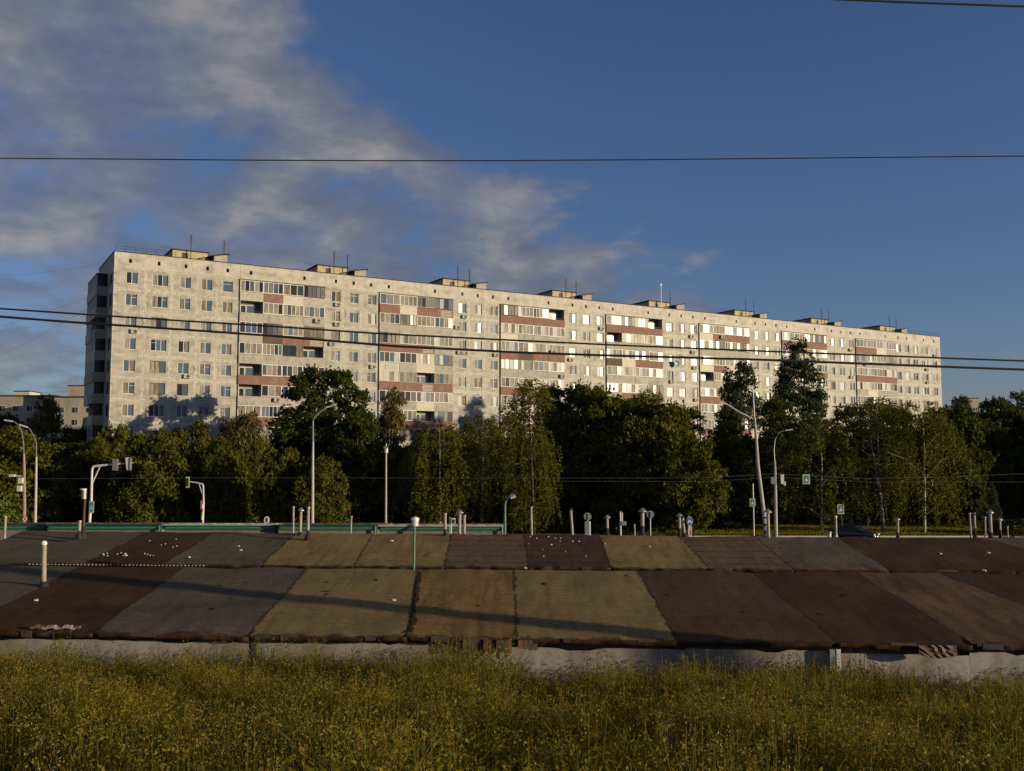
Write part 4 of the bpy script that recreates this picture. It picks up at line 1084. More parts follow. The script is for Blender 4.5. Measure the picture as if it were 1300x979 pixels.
# small crossing signal
r_ = pole_root('traffic_light_mast', 258.6, Y, 'shorter signal post with bent arm to the left ending in a yellow edged light', 'traffic light'); b0 = r_.location.copy()
mb = MB(); mb.tube([(0, 0, 0), P_(258.4, 640), P_(258, 617)], [.09, .08, .06], 'white_paint', 10); mb.build('pole', r_)
mb = MB(); mb.tube([P_(258, 617.5), P_(257.4, 615), P_(250, 613), P_(241.5, 611.7)], [.07, .07, .055, .05], 'white_paint', 8); mb.tube([P_(257.5, 630), P_(252.5, 614)], .035, 'white_paint', 8); mb.build('arm', r_)
mb = MB(); q = P_(239, 612.3); mb.box((q.x - .15, -.16, q.z - .44), (q.x + .15, -.12, q.z + .44), 'sign_yellow'); mb.box((q.x - .075, -.24, q.z - .33), (q.x + .075, -.161, q.z + .33), 'dark_metal')
for k in (-1, 0, 1): mb.tube([(q.x, -.26, q.z + k * .21), (q.x, -.241, q.z + k * .21)], .06, 'glass_dark', 10)
mb.build('traffic_light', r_)
mb = MB(); q = P_(256.3, 641); mb.box((q.x - .08, -.12, q.z - .35), (q.x + .06, .1, q.z + .35), 'grey_metal'); mb.build('control_box', r_)
mb = MB()
for i, mt in enumerate(('sign_white', 'sign_yellow', 'sign_red', 'sign_white', 'sign_red')): z0 = P_(258, 660).z + i * .32; mb.tube([(0, 0, z0), (0, 0, z0 + .3)], .105, mt, 10)
mb.build('sticker_wrap', r_)

def round_sign(px, py, Y, rpx, lab, face='sign_back', pole=True, ring=None, bars=(), w_=1.0):
    c_ = atY(px, py, Y); r_ = empty('road_sign', (c_.x, Y, 0), 0, lab, 'road sign', 'round and square road signs'); s_ = Y / F; rd = rpx * s_
    if pole: mb = MB(); mb.tube([(0, 0, 0), (0, 0, c_.z + rd * .8)], .04, 'white_paint', 8); mb.build('post', r_)
    mb = MB(); mb.disc((0, -.06, c_.z), rd, .02, face, 28)
    if ring: mb.disc((0, -.075, c_.z), rd * .78, .006, ring, 28)
    o = mb.build('sign_plate', r_); o.scale = (w_, 1, 1)
    return r_, c_, rd
# no-parking style disc seen at the foot of the left pole
r_, c_, rd = round_sign(32.2, 659, 78, 4.2, 'small round red and pale disc sign at the foot of the brownish pole', 'sign_red', ring='sign_white', w_=.8)
mb = MB()
for s__ in (-1, 1):
    d = rd * .62; q = .05
    mb.face([(-d * s__ - q, -.082, c_.z - d), (-d * s__ + q, -.082, c_.z - d), (d * s__ + q, -.082, c_.z + d), (d * s__ - q, -.082, c_.z + d)][::(1 if s__ > 0 else -1)], 'sign_red')
o = mb.build('sign_cross', r_); o.scale = (.8, 1, 1)
r_, c_, rd = round_sign(339, 660.3, 70, 4.6, 'round white sign above the green shed', 'sign_white', w_=.75); mb = MB(); mb.box((-.07, -.085, c_.z - .14), (.07, -.073, c_.z + .16), 'dark_metal'); mb.build('sign_mark', r_)
r_, c_, rd = round_sign(746, 655.8, 74, 4.8, 'grey back of a round sign above a blue and white guard post'); mb = MB(); q = zt(746, 662, 74)
mb.tube([(-.0, -.095, c_.z - rd * .9), (0, -.095, c_.z + rd * .7)], .03, 'dark_metal', 6); mb.build('clamp', r_)
mb = MB(); mb.box((-.22, -.1, 0), (.1, .02, q), 'sign_back'); mb.box((.11, -.1, 0), (.22, .02, q), 'sign_white'); mb.build('guard_post', r_)
r_, c_, rd = round_sign(825.5, 653.2, 74, 4.8, 'round grey blue sign back on a slim white post right of the hooded pipe'); mb = MB(); mb.tube([(0, -.1, c_.z - rd * .9), (0, -.1, c_.z + rd * .7)], .045, 'dark_metal', 6); mb.build('clamp', r_)
# blue detour sign with red and white board
r_, c_, rd = round_sign(875.2, 661.8, 50, 6.0, 'blue round arrow sign above a small white board with a red mark', 'sign_white', w_=.62)
mb = MB(); mb.disc((0, -.073, c_.z), rd * .88, .006, 'sign_blue', 28)
y_ = -.08
for pts_ in ([(-.14, -.10), (0, -.02), (.14, -.10), (.17, -.02), (.0, .10), (-.17, -.02)],):
    mb.face([(x, y_, c_.z + z) for x, z in [(-.17, -.04), (-.11, -.12), (0, .0), (0, .1)]], 'sign_white'); mb.face([(x, y_, c_.z + z) for x, z in [(0, .1), (0, 0), (.11, -.12), (.17, -.04)]], 'sign_white')
o = mb.build('sign_symbol', r_); o.scale = (.62, 1, 1)
mb = MB(); q = zt(875, 674, 50); mb.box((-.075, -.08, q - .22), (.10, -.05, q + .22), 'sign_white'); mb.face([(-.02, -.084, q - .2), (.07, -.084, q - .2), (.06, -.084, q + .02), (.02, -.084, q + .12), (-.01, -.084, q)], 'sign_red'); mb.box((-.04, -.086, q + .13), (.07, -.081, q + .17), 'sign_red'); mb.build('lower_board', r_)
# frame and box objects on posts
Y = 60; r_ = pole_root('sensor_post', 787.5, Y, 'twin white posts with a small box left of the hooded pipe', 'post'); b0 = r_.location.copy()
mb = MB(); mb.tube([(0, 0, 0), P_(787.5, 649.5)], .055, 'white_paint', 8); mb.tube([P_(790, 664), P_(790, 651)], .03, 'white_paint', 8); mb.build('post', r_)
mb = MB(); q = P_(791, 664.5); mb.box((q.x - .1, -.1, q.z - .12), (q.x + .2, .1, q.z + .12), 'sign_back'); mb.build('box', r_)
Y = 46; r_ = pole_root('sign_frame', 576, Y, 'small white framed panel between the capped pipes', 'sign'); b0 = r_.location.copy(); q = P_(576, 661)
mb = MB(); mb.tube([(-.1, 0, 0), (-.1, 0, q.z)], .03, 'white_paint', 6); mb.tube([(-.17, 0, 0), (-.17, 0, q.z + .15)], .02, 'white_paint', 6); mb.build('post', r_)
mb = MB(); mb.box((-.1, -.06, q.z - .15), (.1, -.03, q.z + .12), 'white_paint'); mb.box((-.05, -.07, q.z - .12), (.06, -.061, q.z + .06), 'dark_metal'); mb.build('panel', r_)
# crossing signs right
Y = 90
r_ = pole_root('road_sign', 955.5, Y, 'dark crossing sign on a thin post left of the tallest lamp', 'road sign', 'round and square road signs'); b0 = r_.location.copy()
mb = MB(); mb.tube([(0, 0, 0), P_(955.8, 614)], .06, 'white_paint', 8); mb.build('post', r_); mb = MB(); q = P_(955, 638); crossing_face(mb, q.x, q.z, .5, .72, -.12); mb.build('sign_plate', r_)
r_ = pole_root('road_sign', 1066.5, 98, 'crossing sign with yellow green edge on a post above the car', 'road sign', 'round and square road signs'); Y = 98; b0 = r_.location.copy()
mb = MB(); mb.tube([(0, 0, .1), (0, 0, zt(1067, 641, 98))], .05, 'dark_metal', 8); mb.build('post', r_); mb = MB(); q = P_(1067, 646.5); crossing_face(mb, q.x, q.z, .66, .95, -.1); mb.build('sign_plate', r_)
# hanging crossing sign on its span wire between the signal pole and a pole off to the right
Y = 90
wire_pts = [atY(884, 607, Y), atY(983, 601.5, Y), atY(1024, 603.5, Y), atY(1100, 607.5, Y), atY(1200, 606, Y), atY(1330, 600, Y)]
def wire(pts, r0, lab, name='overhead_wire', grp=None, cat='wire', mat='cable', seg=6):
    o0 = Vector(pts[0]); mb = MB(); mb.tube([Vector(q) - o0 for q in pts], r0, mat, seg); o = mb.build(name); o.location = o0; return tag(o, lab, cat, grp)
wire(wire_pts, .010, 'thin span wire over the road carrying the hanging crossing sign', mat='grey_metal', grp='thin street wires')
for pts_, lab in (([(40, 608), (300, 606.5), (600, 607), (884, 606.8)], 'thin street wire crossing the dark woods at mid height'), ([(700, 611), (900, 611.5), (982, 606), (1100, 612), (1330, 612)], 'lower thin street wire right of the middle'), ([(-30, 606), (29, 605.5)], 'short wire running left from the camera bracket')):
    wire([atY(x, y, 84) for x, y in pts_], .007, lab, mat='grey_metal', grp='thin street wires')
q = atY(1023.5, 608.5, Y); r_ = empty('road_sign', (q.x, Y, q.z), 0, 'crossing sign with yellow green edge hanging from the span wire', 'road sign', 'round and square road signs')
mb = MB(); crossing_face(mb, 0, 0, .66, .88, -.03); mb.build('sign_plate', r_); mb = MB(); mb.tube([(-.2, 0, .42), (-.2, 0, .58)], .015, 'grey_metal', 5); mb.tube([(.2, 0, .42), (.2, 0, .58)], .015, 'grey_metal', 5); mb.build('hanger', r_)
# white road posts near the car
for px, yt, Y, rr, lab in ((1059, 657, 76, .12, 'white post with pinkish top just left of the car'), (1100, 651, 110, .07, 'small far post with white head beyond the car')):
    r_ = pole_root('bollard', px, Y, lab, 'bollard', 'white roadside posts'); h = zt(px, yt, Y)
    mb = MB(); mb.tube([(0, 0, 0), (0, 0, h * .55)], rr, 'white_paint', 10); mb.tube([(0, 0, h * .551), (0, 0, h)], rr * .8, 'pipe_paint', 10); mb.build('post', r_)
    mb = MB(); mb.tube([(0, 0, h + .001), (0, 0, h + .12)], rr * .9, 'sign_white', 10); mb.build('cap', r_)

# car ---------------------------------------------------------------------------------------------
def make_car(loc, rz, lab):
    r_ = empty('parked_car', loc, rz, lab, 'car')
    st = [(-2.2, .30, .62, .62), (-2.12, .26, .88, .80), (-1.55, .22, .98, .87), (-.9, .20, .96, .89), (.3, .20, .94, .89), (1.1, .22, .90, .88), (1.8, .24, .78, .84), (2.12, .28, .62, .74), (2.24, .34, .50, .6)]
    mb = MB(); seg = 12
    for x, zb_, zt_, hw in st:
        zm = (zb_ + zt_) / 2; hz = (zt_ - zb_) / 2
        for k in range(seg):
            a = 2 * math.pi * (k + .5) / seg; ca, sa = math.cos(a), math.sin(a)
            f_ = lambda t: math.copysign(abs(t) ** .45, t)
            mb.v.append((x, f_(ca) * hw, zm + f_(sa) * hz))
    mi = mb.mi('car_paint')
    for i in range(len(st) - 1):
        for k in range(seg):
            a = i * seg + k; b_ = i * seg + (k + 1) % seg; mb.f.append((a, a + seg, b_ + seg, b_)); mb.m.append(mi)
    mb.f.append(tuple(range(seg))); mb.m.append(mi); mb.f.append(tuple(len(mb.v) - seg + k for k in range(seg))[::-1]); mb.m.append(mi)
    mb.build('body', r_, True)
    mb = MB()
    g0 = [(-1.75, .97), (-1.15, 1.36), (-.3, 1.44), (.35, 1.38), (1.15, .92)]
    for i in range(4):
        x0, z0 = g0[i]; x1, z1 = g0[i + 1]; w0, w1 = .80 - (z0 - .9) * .42, .80 - (z1 - .9) * .42
        mb.face([(x0, -w0, z0), (x1, -w1, z1), (x1, w1, z1), (x0, w0, z0)], 'glass_dark' if i in (0, 3) else 'car_paint')
    for s_ in (-1, 1):
        pts = [(x, s_ * (.80 - (z - .9) * .42), z) for x, z in g0] + [(1.15, s_ * .8, .9), (-1.75, s_ * .8, .9)]
        mb.face(pts if s_ < 0 else pts[::-1], 'glass_dark')
        for xx in (-.45,): mb.box((xx - .04, min(s_ * .60, s_ * .815), .9), (xx + .04, max(s_ * .60, s_ * .815), 1.1), 'car_paint')
    mb.build('cabin', r_)
    for x in (-1.35, 1.38):
        for s_ in (-1, 1):
            t = MB(); t.tube([(x, s_ * .72, .32), (x, s_ * .91, .32)], .32, 'rubber', 20); wo = t.build('wheel', r_)
            t = MB(); t.tube([(x, s_ * .905, .32), (x, s_ * .925, .32)], .2, 'grey_metal', 14); t.build('rim', wo)
    for s_ in (-1, 1):
        t = MB(); t.box((2.08, s_ * .62 - .16, .55), (2.2, s_ * .62 + .16, .70), 'lens_clear'); t.build('headlight', r_)
        t = MB(); t.box((-2.2, s_ * .62 - .15, .68), (-2.1, s_ * .62 + .15, .84), 'lens_red'); t.build('taillight', r_)
        t = MB(); t.box((.85, s_ * .88 - .1, .92), (1.0, s_ * .88 + .1, 1.05), 'car_paint'); t.build('mirror', r_)
    t = MB(); t.box((2.2, -.26, .40), (2.262, .26, .51), 'sign_white'); t.build('licence_plate', r_)
    return r_
q = atY(1083, 591, 92); make_car((q.x, 92.5, .004), R(-38), 'dark blue saloon car on the road in front of the lit lawn at the right')

# railway catenary wires and the mast whose shadow lies over the roofs --------------------------------
def world_line(pxs, Y, ext=18):
    P = [atY(x, y, Y) for x, y in pxs]
    d0 = (P[0] - P[1]).normalized(); d1 = (P[-1] - P[-2]).normalized()
    return [P[0] + d0 * ext] + P + [P[-1] + d1 * ext]
wire(world_line([(-20, 201), (150, 202), (330, 203.5), (500, 204.2), (650, 204), (850, 202.5), (1050, 200.5), (1320, 198)], 7.5), .0045, 'single thin railway wire running straight across the sky', grp='railway wires over the view')
wire(world_line([(-20, 390.5), (90, 398), (210, 406), (340, 414), (480, 423.5), (660, 432.5), (800, 439), (960, 445.5), (1220, 455.5), (1320, 459)], 8), .008, 'upper wire of the dark pair sloping down across the building', grp='railway wires over the view')
wire(world_line([(-20, 400.5), (90, 409), (210, 417), (340, 426), (500, 439.5), (660, 447.5), (760, 451), (960, 456.5), (1220, 466.5), (1320, 470)], 8), .0105, 'thicker lower wire of the dark pair sloping down across the building', grp='railway wires over the view')
wire(world_line([(1000, -6), (1060, -1), (1150, 3), (1320, 9)], 7.5, 12), .0085, 'thick black wire crossing the top right corner of the sky', grp='railway wires over the view')
# faint wires from the building roof to the left
for i, (x0, y0, x1, y1) in enumerate(((-40, 352, 118, 338), (-40, 425, 112, 378), (-40, 470, 112, 392), (-40, 498, 100, 496))):
    wire([atY(x0, y0, 160), atY((x0 + x1) / 2, (y0 + y1) / 2 + 3, 145), atY(x1, y1, 128)], .011, ['topmost faint aerial wire left of the building roof', 'second faint aerial wire left of the building', 'third faint aerial wire left of the building', 'lowest faint aerial wire above the far cream block'][i], grp='aerial wires left of the building', mat='grey_metal')
for i, (x0, x1) in enumerate(((17.8, 28), (36.5, 48), (56, 67.5), (76, 88))):
    wp = []
    for t in (0, .5, 1):
        u = (x0 - 9) + (x1 + 9 - x0 + 9) * t; z = ZR + 3.4 - 1.0 * (1 - (2 * t - 1) ** 2)
        wp.append(Vector((L0.x, L0.y, 0)) + UD * u + Vector((-UD.y, UD.x, 0)) * 3 + Vector((0, 0, z)))
    wire(wp, .02, 'faint antenna wire slung over the roof, %s from the left' % ['first', 'second', 'third', 'fourth'][i], grp='antenna wires over the roof', mat='grey_metal')
A_ = roofpt1(654, 787); B_ = roofpt1(300, 759)
print('SHADOW LINE', A_, B_, 'dir', (B_ - A_).normalized())
mq = Vector((A_.x, A_.y, 0)) + Vector((SUN_DIR.x, SUN_DIR.y, 0)) * 30
mast = empty('catenary_mast', (mq.x, mq.y, ground_z(mq.x, mq.y)), 0, 'concrete railway mast off the right edge whose shadow crosses the garage roofs', 'mast')
mb = MB(); mb.tube([(0, 0, -.3), (0, 0, 10.0)], [.40, .34], 'concrete_pole', 12); mb.build('pole', mast)
mb = MB(); mb.tube([(0, 0, 6.0), (-.9, -3.0, 6.6)], .05, 'grey_metal', 8); mb.tube([(0, 0, 7.6), (-.9, -3.0, 6.7)], .03, 'grey_metal', 6); mb.build('bracket', mast)

#@@VEG
# ------------------------------------------------------------------ trees
def rv(rs, n):
    v = rs.normal(size=(n, 3)); return v / np.linalg.norm(v, axis=1, keepdims=True)
def leaf_quads(c, nrm, size, rs, asp=.7):
    n = len(c); r_ = rv(rs, n); t = np.cross(nrm, r_); t /= np.linalg.norm(t, axis=1, keepdims=True) + 1e-9; b_ = np.cross(nrm, t)
    s_ = size * rs.uniform(.7, 1.3, (n, 1)) / 2
    t = t * s_; b_ = b_ * s_ * asp
    return np.stack([c - t - b_ * .3, c + b_ * -1.0, c + t + b_ * .3, c + b_], 1)
def crown_lobes(rs, H, Rx, z0, nl, shape):
    C = []; rad = []
    for i in range(nl):
        for _ in range(50):
            t = rs.uniform(0, 1); a = rs.uniform(0, 2 * math.pi); q = rs.uniform(.12, 1.0) ** .5
            if shape == 'round': prof = math.sin(math.pi * min(1, .16 + t * .80)) ** .5
            elif shape == 'upright': prof = (math.sin(math.pi * min(1, .14 + t * .80)) ** .6) * .92
            elif shape == 'cone': prof = (1 - t) ** .7 * .95 + .08
            else: prof = math.sin(math.pi * min(1, .2 + t * .75)) ** .7
            break
        r_ = Rx * prof * q
        C.append((r_ * math.cos(a), r_ * math.sin(a), z0 + (H - z0) * (t * .93)))
        rad.append(rs.uniform(.6, 1.35) * (1.15 - .45 * t))
    return np.array(C), np.array(rad)
def make_tree(name, seed, H, Rx, z0, kind, leaf, nl=90, per=150, lsize=.3, bark='bark', trunks=1):
    rs = np.random.RandomState(seed); rg = random.Random(seed)
    root = empty(name, (0, 0, 0))
    if kind == 'birch':
        nl2 = nl; C, rad = crown_lobes(rs, H, Rx, z0, nl2, 'upright')
        V = []; val = []
        for c, r_ in zip(C, rad):
            n = int(per * .35); d = rv(rs, n); p = c + d * r_ * .7 * rs.uniform(.5, 1, (n, 1)); nn = d + rv(rs, n) * .9
            nn /= np.linalg.norm(nn, axis=1, keepdims=True); V.append(leaf_quads(p, nn, lsize * .85, rs)); val.append(np.clip(rs.normal(.5 + rs.uniform(-.2, .2), .2, n), 0, 1))
            outw = np.array([c[0], c[1], 0]); outw /= np.linalg.norm(outw) + 1e-6
            for s_ in range(rs.randint(2, 5)):     # hanging strands
                L_ = rs.uniform(1.0, 3.2); n = int(14 * L_); t = rs.uniform(0, 1, n)
                st = c + rv(rs, 1)[0] * r_ * .8; p = st + np.outer(np.sin(t * 1.3), outw) * .35 - np.outer(t * L_, [0, 0, 1]) + rs.normal(0, .09, (n, 3))
                p[:, 2] = np.maximum(p[:, 2], .9)
                nn = rv(rs, n); nn[:, 2] *= .3; nn /= np.linalg.norm(nn, axis=1, keepdims=True)
                V.append(leaf_quads(p, nn, lsize * .75, rs)); val.append(np.clip(rs.normal(.6, .2, n), 0, 1))
    else:
        shape = kind; C, rad = crown_lobes(rs, H, Rx, z0, nl, shape); V = []; val = []
        for c, r_ in zip(C, rad):
            n = int(per * r_ * r_ / .7) + 20; d = rv(rs, n); d[:, 2] = np.where(d[:, 2] < -.3, -d[:, 2] * .6, d[:, 2])
            fl = .55 if kind == 'cone' else .75
            p = c + d * r_ * rs.uniform(.55, 1.12, (n, 1)) * np.array([1.1, 1.1, fl])
            # sub clumps give an uneven outline
            sub = c + rv(rs, 9) * r_ * 1.15 * np.array([1, 1, .8]); k = rs.randint(0, 9, n); m_ = rs.uniform(0, 1, n) < .5
            p[m_] = sub[k[m_]] + rs.normal(0, .2, (m_.sum(), 3)) * r_
            nn = d + rv(rs, n) * .5; nn /= np.linalg.norm(nn, axis=1, keepdims=True)
            V.append(leaf_quads(p, nn, lsize, rs)); val.append(np.clip(rs.normal(.45 + rs.uniform(-.22, .22), .18, n), 0, 1))
    V = np.concatenate(V); val = np.concatenate(val)
    quad_cloud('crown', V, val, [leaf], root)
    for t_ in range(trunks):
        mb = MB(); a = rg.uniform(0, 6.28); off = .35 * t_
        px_, py_ = off * math.cos(a), off * math.sin(a); pts = []; rr = []; n = 9; lean = rg.uniform(-.04, .04) + .05 * t_; lean2 = rg.uniform(-.05, .05)
        r0 = .028 * H ** .85 * (.52 if trunks > 1 or kind == 'birch' else 1)
        for i in range(n):
            z = H * .93 * i / (n - 1); pts.append((px_ + lean * z + .22 * noise.noise(Vector((z * .3, seed, t_))) * min(1, z), py_ + lean2 * z + .22 * noise.noise(Vector((z * .3, seed + 9, t_))) * min(1, z), z)); rr.append(r0 * (1 - .88 * (i / (n - 1)) ** .8))
        mb.tube(pts, rr, bark, 9)
        idx = rs.choice(len(C), min(len(C), 18 if kind != 'birch' else 7), replace=False)
        for q in idx:
            c = C[q]; zs_ = max(z0 * .75, c[2] - rg.uniform(1.5, 3.5)); i = min(n - 2, max(0, int(zs_ / (H * .93) * (n - 1)))); st = Vector(pts[i]).lerp(Vector(pts[i + 1]), zs_ / (H * .93) * (n - 1) - i)
            e_ = Vector(c); mid = st.lerp(e_, .5) + Vector((0, 0, .4 + .3 * rg.random())); mb.tube([st, mid, e_], [rr[i] * .42, rr[i] * .25, .025], bark, 6, False)
        mb.build('trunk', root)
    return root
PROTO = {
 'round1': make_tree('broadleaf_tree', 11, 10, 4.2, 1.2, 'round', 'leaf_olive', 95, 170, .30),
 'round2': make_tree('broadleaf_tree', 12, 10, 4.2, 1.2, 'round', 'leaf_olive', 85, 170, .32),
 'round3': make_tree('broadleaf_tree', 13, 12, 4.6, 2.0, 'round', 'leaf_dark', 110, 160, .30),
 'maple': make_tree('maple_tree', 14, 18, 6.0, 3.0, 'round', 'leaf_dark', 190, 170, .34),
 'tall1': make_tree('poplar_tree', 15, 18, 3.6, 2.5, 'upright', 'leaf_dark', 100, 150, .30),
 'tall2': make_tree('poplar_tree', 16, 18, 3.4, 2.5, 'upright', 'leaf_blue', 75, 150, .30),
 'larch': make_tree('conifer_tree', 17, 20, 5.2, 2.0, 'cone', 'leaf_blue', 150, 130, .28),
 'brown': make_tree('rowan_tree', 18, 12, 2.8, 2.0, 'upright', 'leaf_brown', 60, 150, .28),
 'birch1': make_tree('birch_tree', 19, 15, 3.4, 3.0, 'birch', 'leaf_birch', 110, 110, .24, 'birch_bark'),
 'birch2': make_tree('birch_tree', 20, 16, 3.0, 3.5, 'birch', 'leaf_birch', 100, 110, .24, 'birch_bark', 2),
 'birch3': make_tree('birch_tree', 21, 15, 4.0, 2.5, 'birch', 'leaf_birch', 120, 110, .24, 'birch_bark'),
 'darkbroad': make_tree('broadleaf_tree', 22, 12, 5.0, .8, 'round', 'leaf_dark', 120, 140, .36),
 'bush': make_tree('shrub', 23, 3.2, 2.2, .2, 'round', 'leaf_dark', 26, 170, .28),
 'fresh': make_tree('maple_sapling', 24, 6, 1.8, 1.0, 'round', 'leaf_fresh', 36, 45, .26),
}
DIM = {'round1': (10, 4.6), 'round2': (10, 4.6), 'round3': (12, 5), 'maple': (18, 6.3), 'tall1': (18, 4), 'tall2': (18, 3.8), 'larch': (20, 4.9), 'brown': (12, 3.1), 'birch1': (15, 3.8), 'birch2': (16, 3.4), 'birch3': (15, 4.5), 'darkbroad': (12, 5.4), 'bush': (3.2, 2.6), 'fresh': (6, 2.2)}
used = set(); tn = 0
def plant(kind, px, ytop, wpx, Y, lab, group='trees in front of the apartment block', zb=.1, cat='tree', X=None, H=None):
    global tn; tn += 1
    src = PROTO[kind]
    if kind in used: o = copy_tree(src)
    else: o = src; used.add(kind)
    p = atY(px, ytop, Y)
    if H is None: H = p.z - zb
    w_ = wpx * Y / F / 2 * {'birch1': 1.5, 'birch2': 1.4, 'birch3': 1.45, 'tall1': 1.3, 'tall2': 1.15, 'larch': 1.15, 'maple': 1.15, 'brown': 1.2}.get(kind, 1.12)
    h0, r0 = DIM[kind]; o.location = (p.x if X is None else X, Y, zb); sx = w_ / r0
    o.scale = (sx, sx, H / h0); o.rotation_euler = (0, 0, (tn * 2.399) % 6.283)
    tag(o, lab, cat, group); return o
T = [
 ('round1', 28, 543, 105, 98, 'bushy olive tree at the left edge behind the two lamp poles'),
 ('round3', 92, 560, 80, 112, 'dark tree between the left edge tree and the side wall of the building'),
 ('brown', 58, 497, 42, 128, 'thin brownish tree top in front of the far cream block'),
 ('darkbroad', 8, 522, 90, 132, 'dark tree crown below the far cream block at the left edge'),
 ('darkbroad', 96, 540, 70, 128, 'dark tree crown in front of the far beige block'),
 ('round2', 148, 536, 62, 106, 'olive tree in front of the left corner of the building'),
 ('round1', 196, 548, 95, 96, 'broad olive tree behind the arm of the traffic light mast'),
 ('round2', 246, 532, 78, 105, 'olive tree below the tree shadow on the facade'),
 ('round1', 285, 556, 66, 97, 'low olive tree to the right of the small crossing signal'),
 ('brown', 318, 516, 42, 108, 'brown green tree in front of the first balcony stack'),
 ('maple', 414, 462, 128, 116, 'tallest dark tree hiding the first balcony stack behind the bent lamp'),
 ('round3', 455, 520, 80, 110, 'dark round tree at the right shoulder of the tallest dark tree'),
 ('round1', 120, 556, 60, 103, 'olive tree hiding the foot of the shaded side wall'),
 ('round2', 218, 542, 70, 110, 'olive tree behind the gap between the left street trees'),
 ('round1', 172, 552, 60, 109, 'olive tree between the corner tree and the broad one'),
 ('brown', 292, 526, 46, 112, 'brown green tree left of the first balcony stack'),
 ('round2', 332, 556, 56, 100, 'olive tree below the first balcony stack'),
 ('birch3', 585, 538, 84, 103, 'drooping birch filling between the two middle birches'),
 ('birch1', 640, 520, 70, 106, 'drooping birch left of the tall one'),
 ('birch3', 540, 548, 60, 101, 'drooping birch at the left end of the birch group'),
 ('round3', 720, 520, 80, 112, 'dark broad tree between the birches and the round mass'),
 ('darkbroad', 800, 500, 110, 112, 'olive tree behind the middle of the round tree mass'),
 ('tall1', 985, 500, 60, 114, 'dark tree behind the two right lamp poles'),
 ('round2', 362, 566, 60, 92, 'lower olive tree left of the bent street lamp'),
 ('round1', 408, 580, 74, 91, 'lit low bushy tree around the foot of the bent street lamp'),
 ('brown', 500, 486, 40, 120, 'slender brown green tree between the dark tree and the weeping birches'),
 ('birch1', 560, 530, 70, 97, 'weeping birch with a pale trunk left of the capped pipe trio'),
 ('birch3', 612, 520, 74, 100, 'wide weeping birch behind the short teal lamp'),
 ('birch2', 672, 474, 72, 108, 'tall birch rising over the third balcony stack'),
 ('birch1', 678, 535, 60, 96, 'low weeping birch with hanging olive strands right of the teal lamp'),
 ('tall1', 700, 484, 60, 118, 'dark upright tree behind the tall birch'),
 ('round3', 745, 484, 92, 116, 'dark round tree below the third and fourth balcony stacks'),
 ('round2', 768, 492, 130, 108, 'broad green tree left of the middle of the round tree mass'),
 ('round1', 830, 508, 125, 103, 'olive tree in the middle of the round tree mass'),
 ('round2', 872, 545, 95, 97, 'rounded olive tree at the right end of the tree mass'),
 ('birch2', 822, 488, 56, 118, 'thin birch with pale limbs above the round tree mass'),
 ('tall1', 872, 512, 60, 112, 'dark tree behind the right end of the tree mass'),
 ('tall2', 938, 448, 66, 124, 'tall dark poplar just left of the highest tree'),
 ('larch', 1012, 424, 96, 128, 'highest dark tree standing in front of the sixth balcony stack'),
 ('tall1', 926, 512, 50, 112, 'dark tree around the arm of the tallest lamp'),
 ('birch3', 1040, 522, 88, 102, 'olive birch behind the hanging crossing sign'),
 ('tall1', 1075, 508, 50, 118, 'dark tree right of the highest tree'),
 ('birch2', 1116, 498, 74, 104, 'birch with several white stems left of the weeping one'),
 ('birch3', 1168, 502, 92, 100, 'weeping birch with a bent white trunk near the right end of the building'),
 ('round3', 1135, 512, 60, 118, 'dark tree between the two white stemmed birches'),
 ('tall2', 1218, 494, 40, 135, 'pointed dark tree just right of the end of the building'),
 ('darkbroad', 1258, 503, 80, 128, 'dark bushy tree near the right edge'),
 ('tall2', 1290, 488, 44, 130, 'dark tall tree at the right edge'),
]
for t in T: plant(*t)
rg = random.Random(77)
# shaded wood behind
wl = 'dark unlit tree in the shaded wood behind the street trees'
for i in range(30):
    px = -60 + i * 48 + rg.uniform(-10, 10)
    lim = (560 if px < 340 else 545 if px < 700 else 548 if px < 900 else 540)
    Yd = rg.uniform(112, 119) if px < 300 else rg.uniform(116, 132)
    if px < 140: Yd = rg.uniform(105, 130)
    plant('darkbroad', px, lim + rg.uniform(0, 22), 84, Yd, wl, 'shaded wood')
for i in range(9):
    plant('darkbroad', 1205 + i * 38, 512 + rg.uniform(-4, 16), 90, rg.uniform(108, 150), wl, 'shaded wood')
# off-frame wood to the right (casts the evening shade)
for i in range(16):
    plant(('darkbroad', 'round3', 'maple')[i % 3], 0, 0, 0, 70, 'tree of the park beyond the right edge of the frame', 'park trees outside the right edge', X=0, H=1)
    o = None
park = [o for o in COL.objects if o.get('group') == 'park trees outside the right edge']
for i, o in enumerate(park):
    o.location = (78 + (i % 8) * 9 + rg.uniform(-3, 3) + (i // 8) * 10, 108 + (i // 8) * 16 - (i % 8) * 1.0 + rg.uniform(-3, 3), .1); s_ = rg.uniform(.95, 1.15)
    hh = {'darkbroad': 12}.get('x', 12); o.scale = (s_, s_, s_ * (1.15 if i % 3 != 2 else .9))
# undergrowth
sl = 'dark shrub at the foot of the wood behind the street'
for i in range(34):
    px = -40 + i * 29 + rg.uniform(-8, 8)
    o = plant('bush', px, 0, 60, rg.uniform(100, 108), sl, 'undergrowth shrubs', cat='shrub', H=rg.uniform(2.6, 4.6))
plant('bush', 1262, 0, 70, 98.5, 'low shrub by the kerb behind the right pipe cluster', 'undergrowth shrubs', cat='shrub', H=1.4)
plant('larch', 1259, 612, 22, 99, 'small young spruce behind the right pipe cluster')
plant('fresh', -4, 634, 56, 60, 'fresh green sapling at the left edge above the sheds', 'saplings', cat='tree', zb=0)

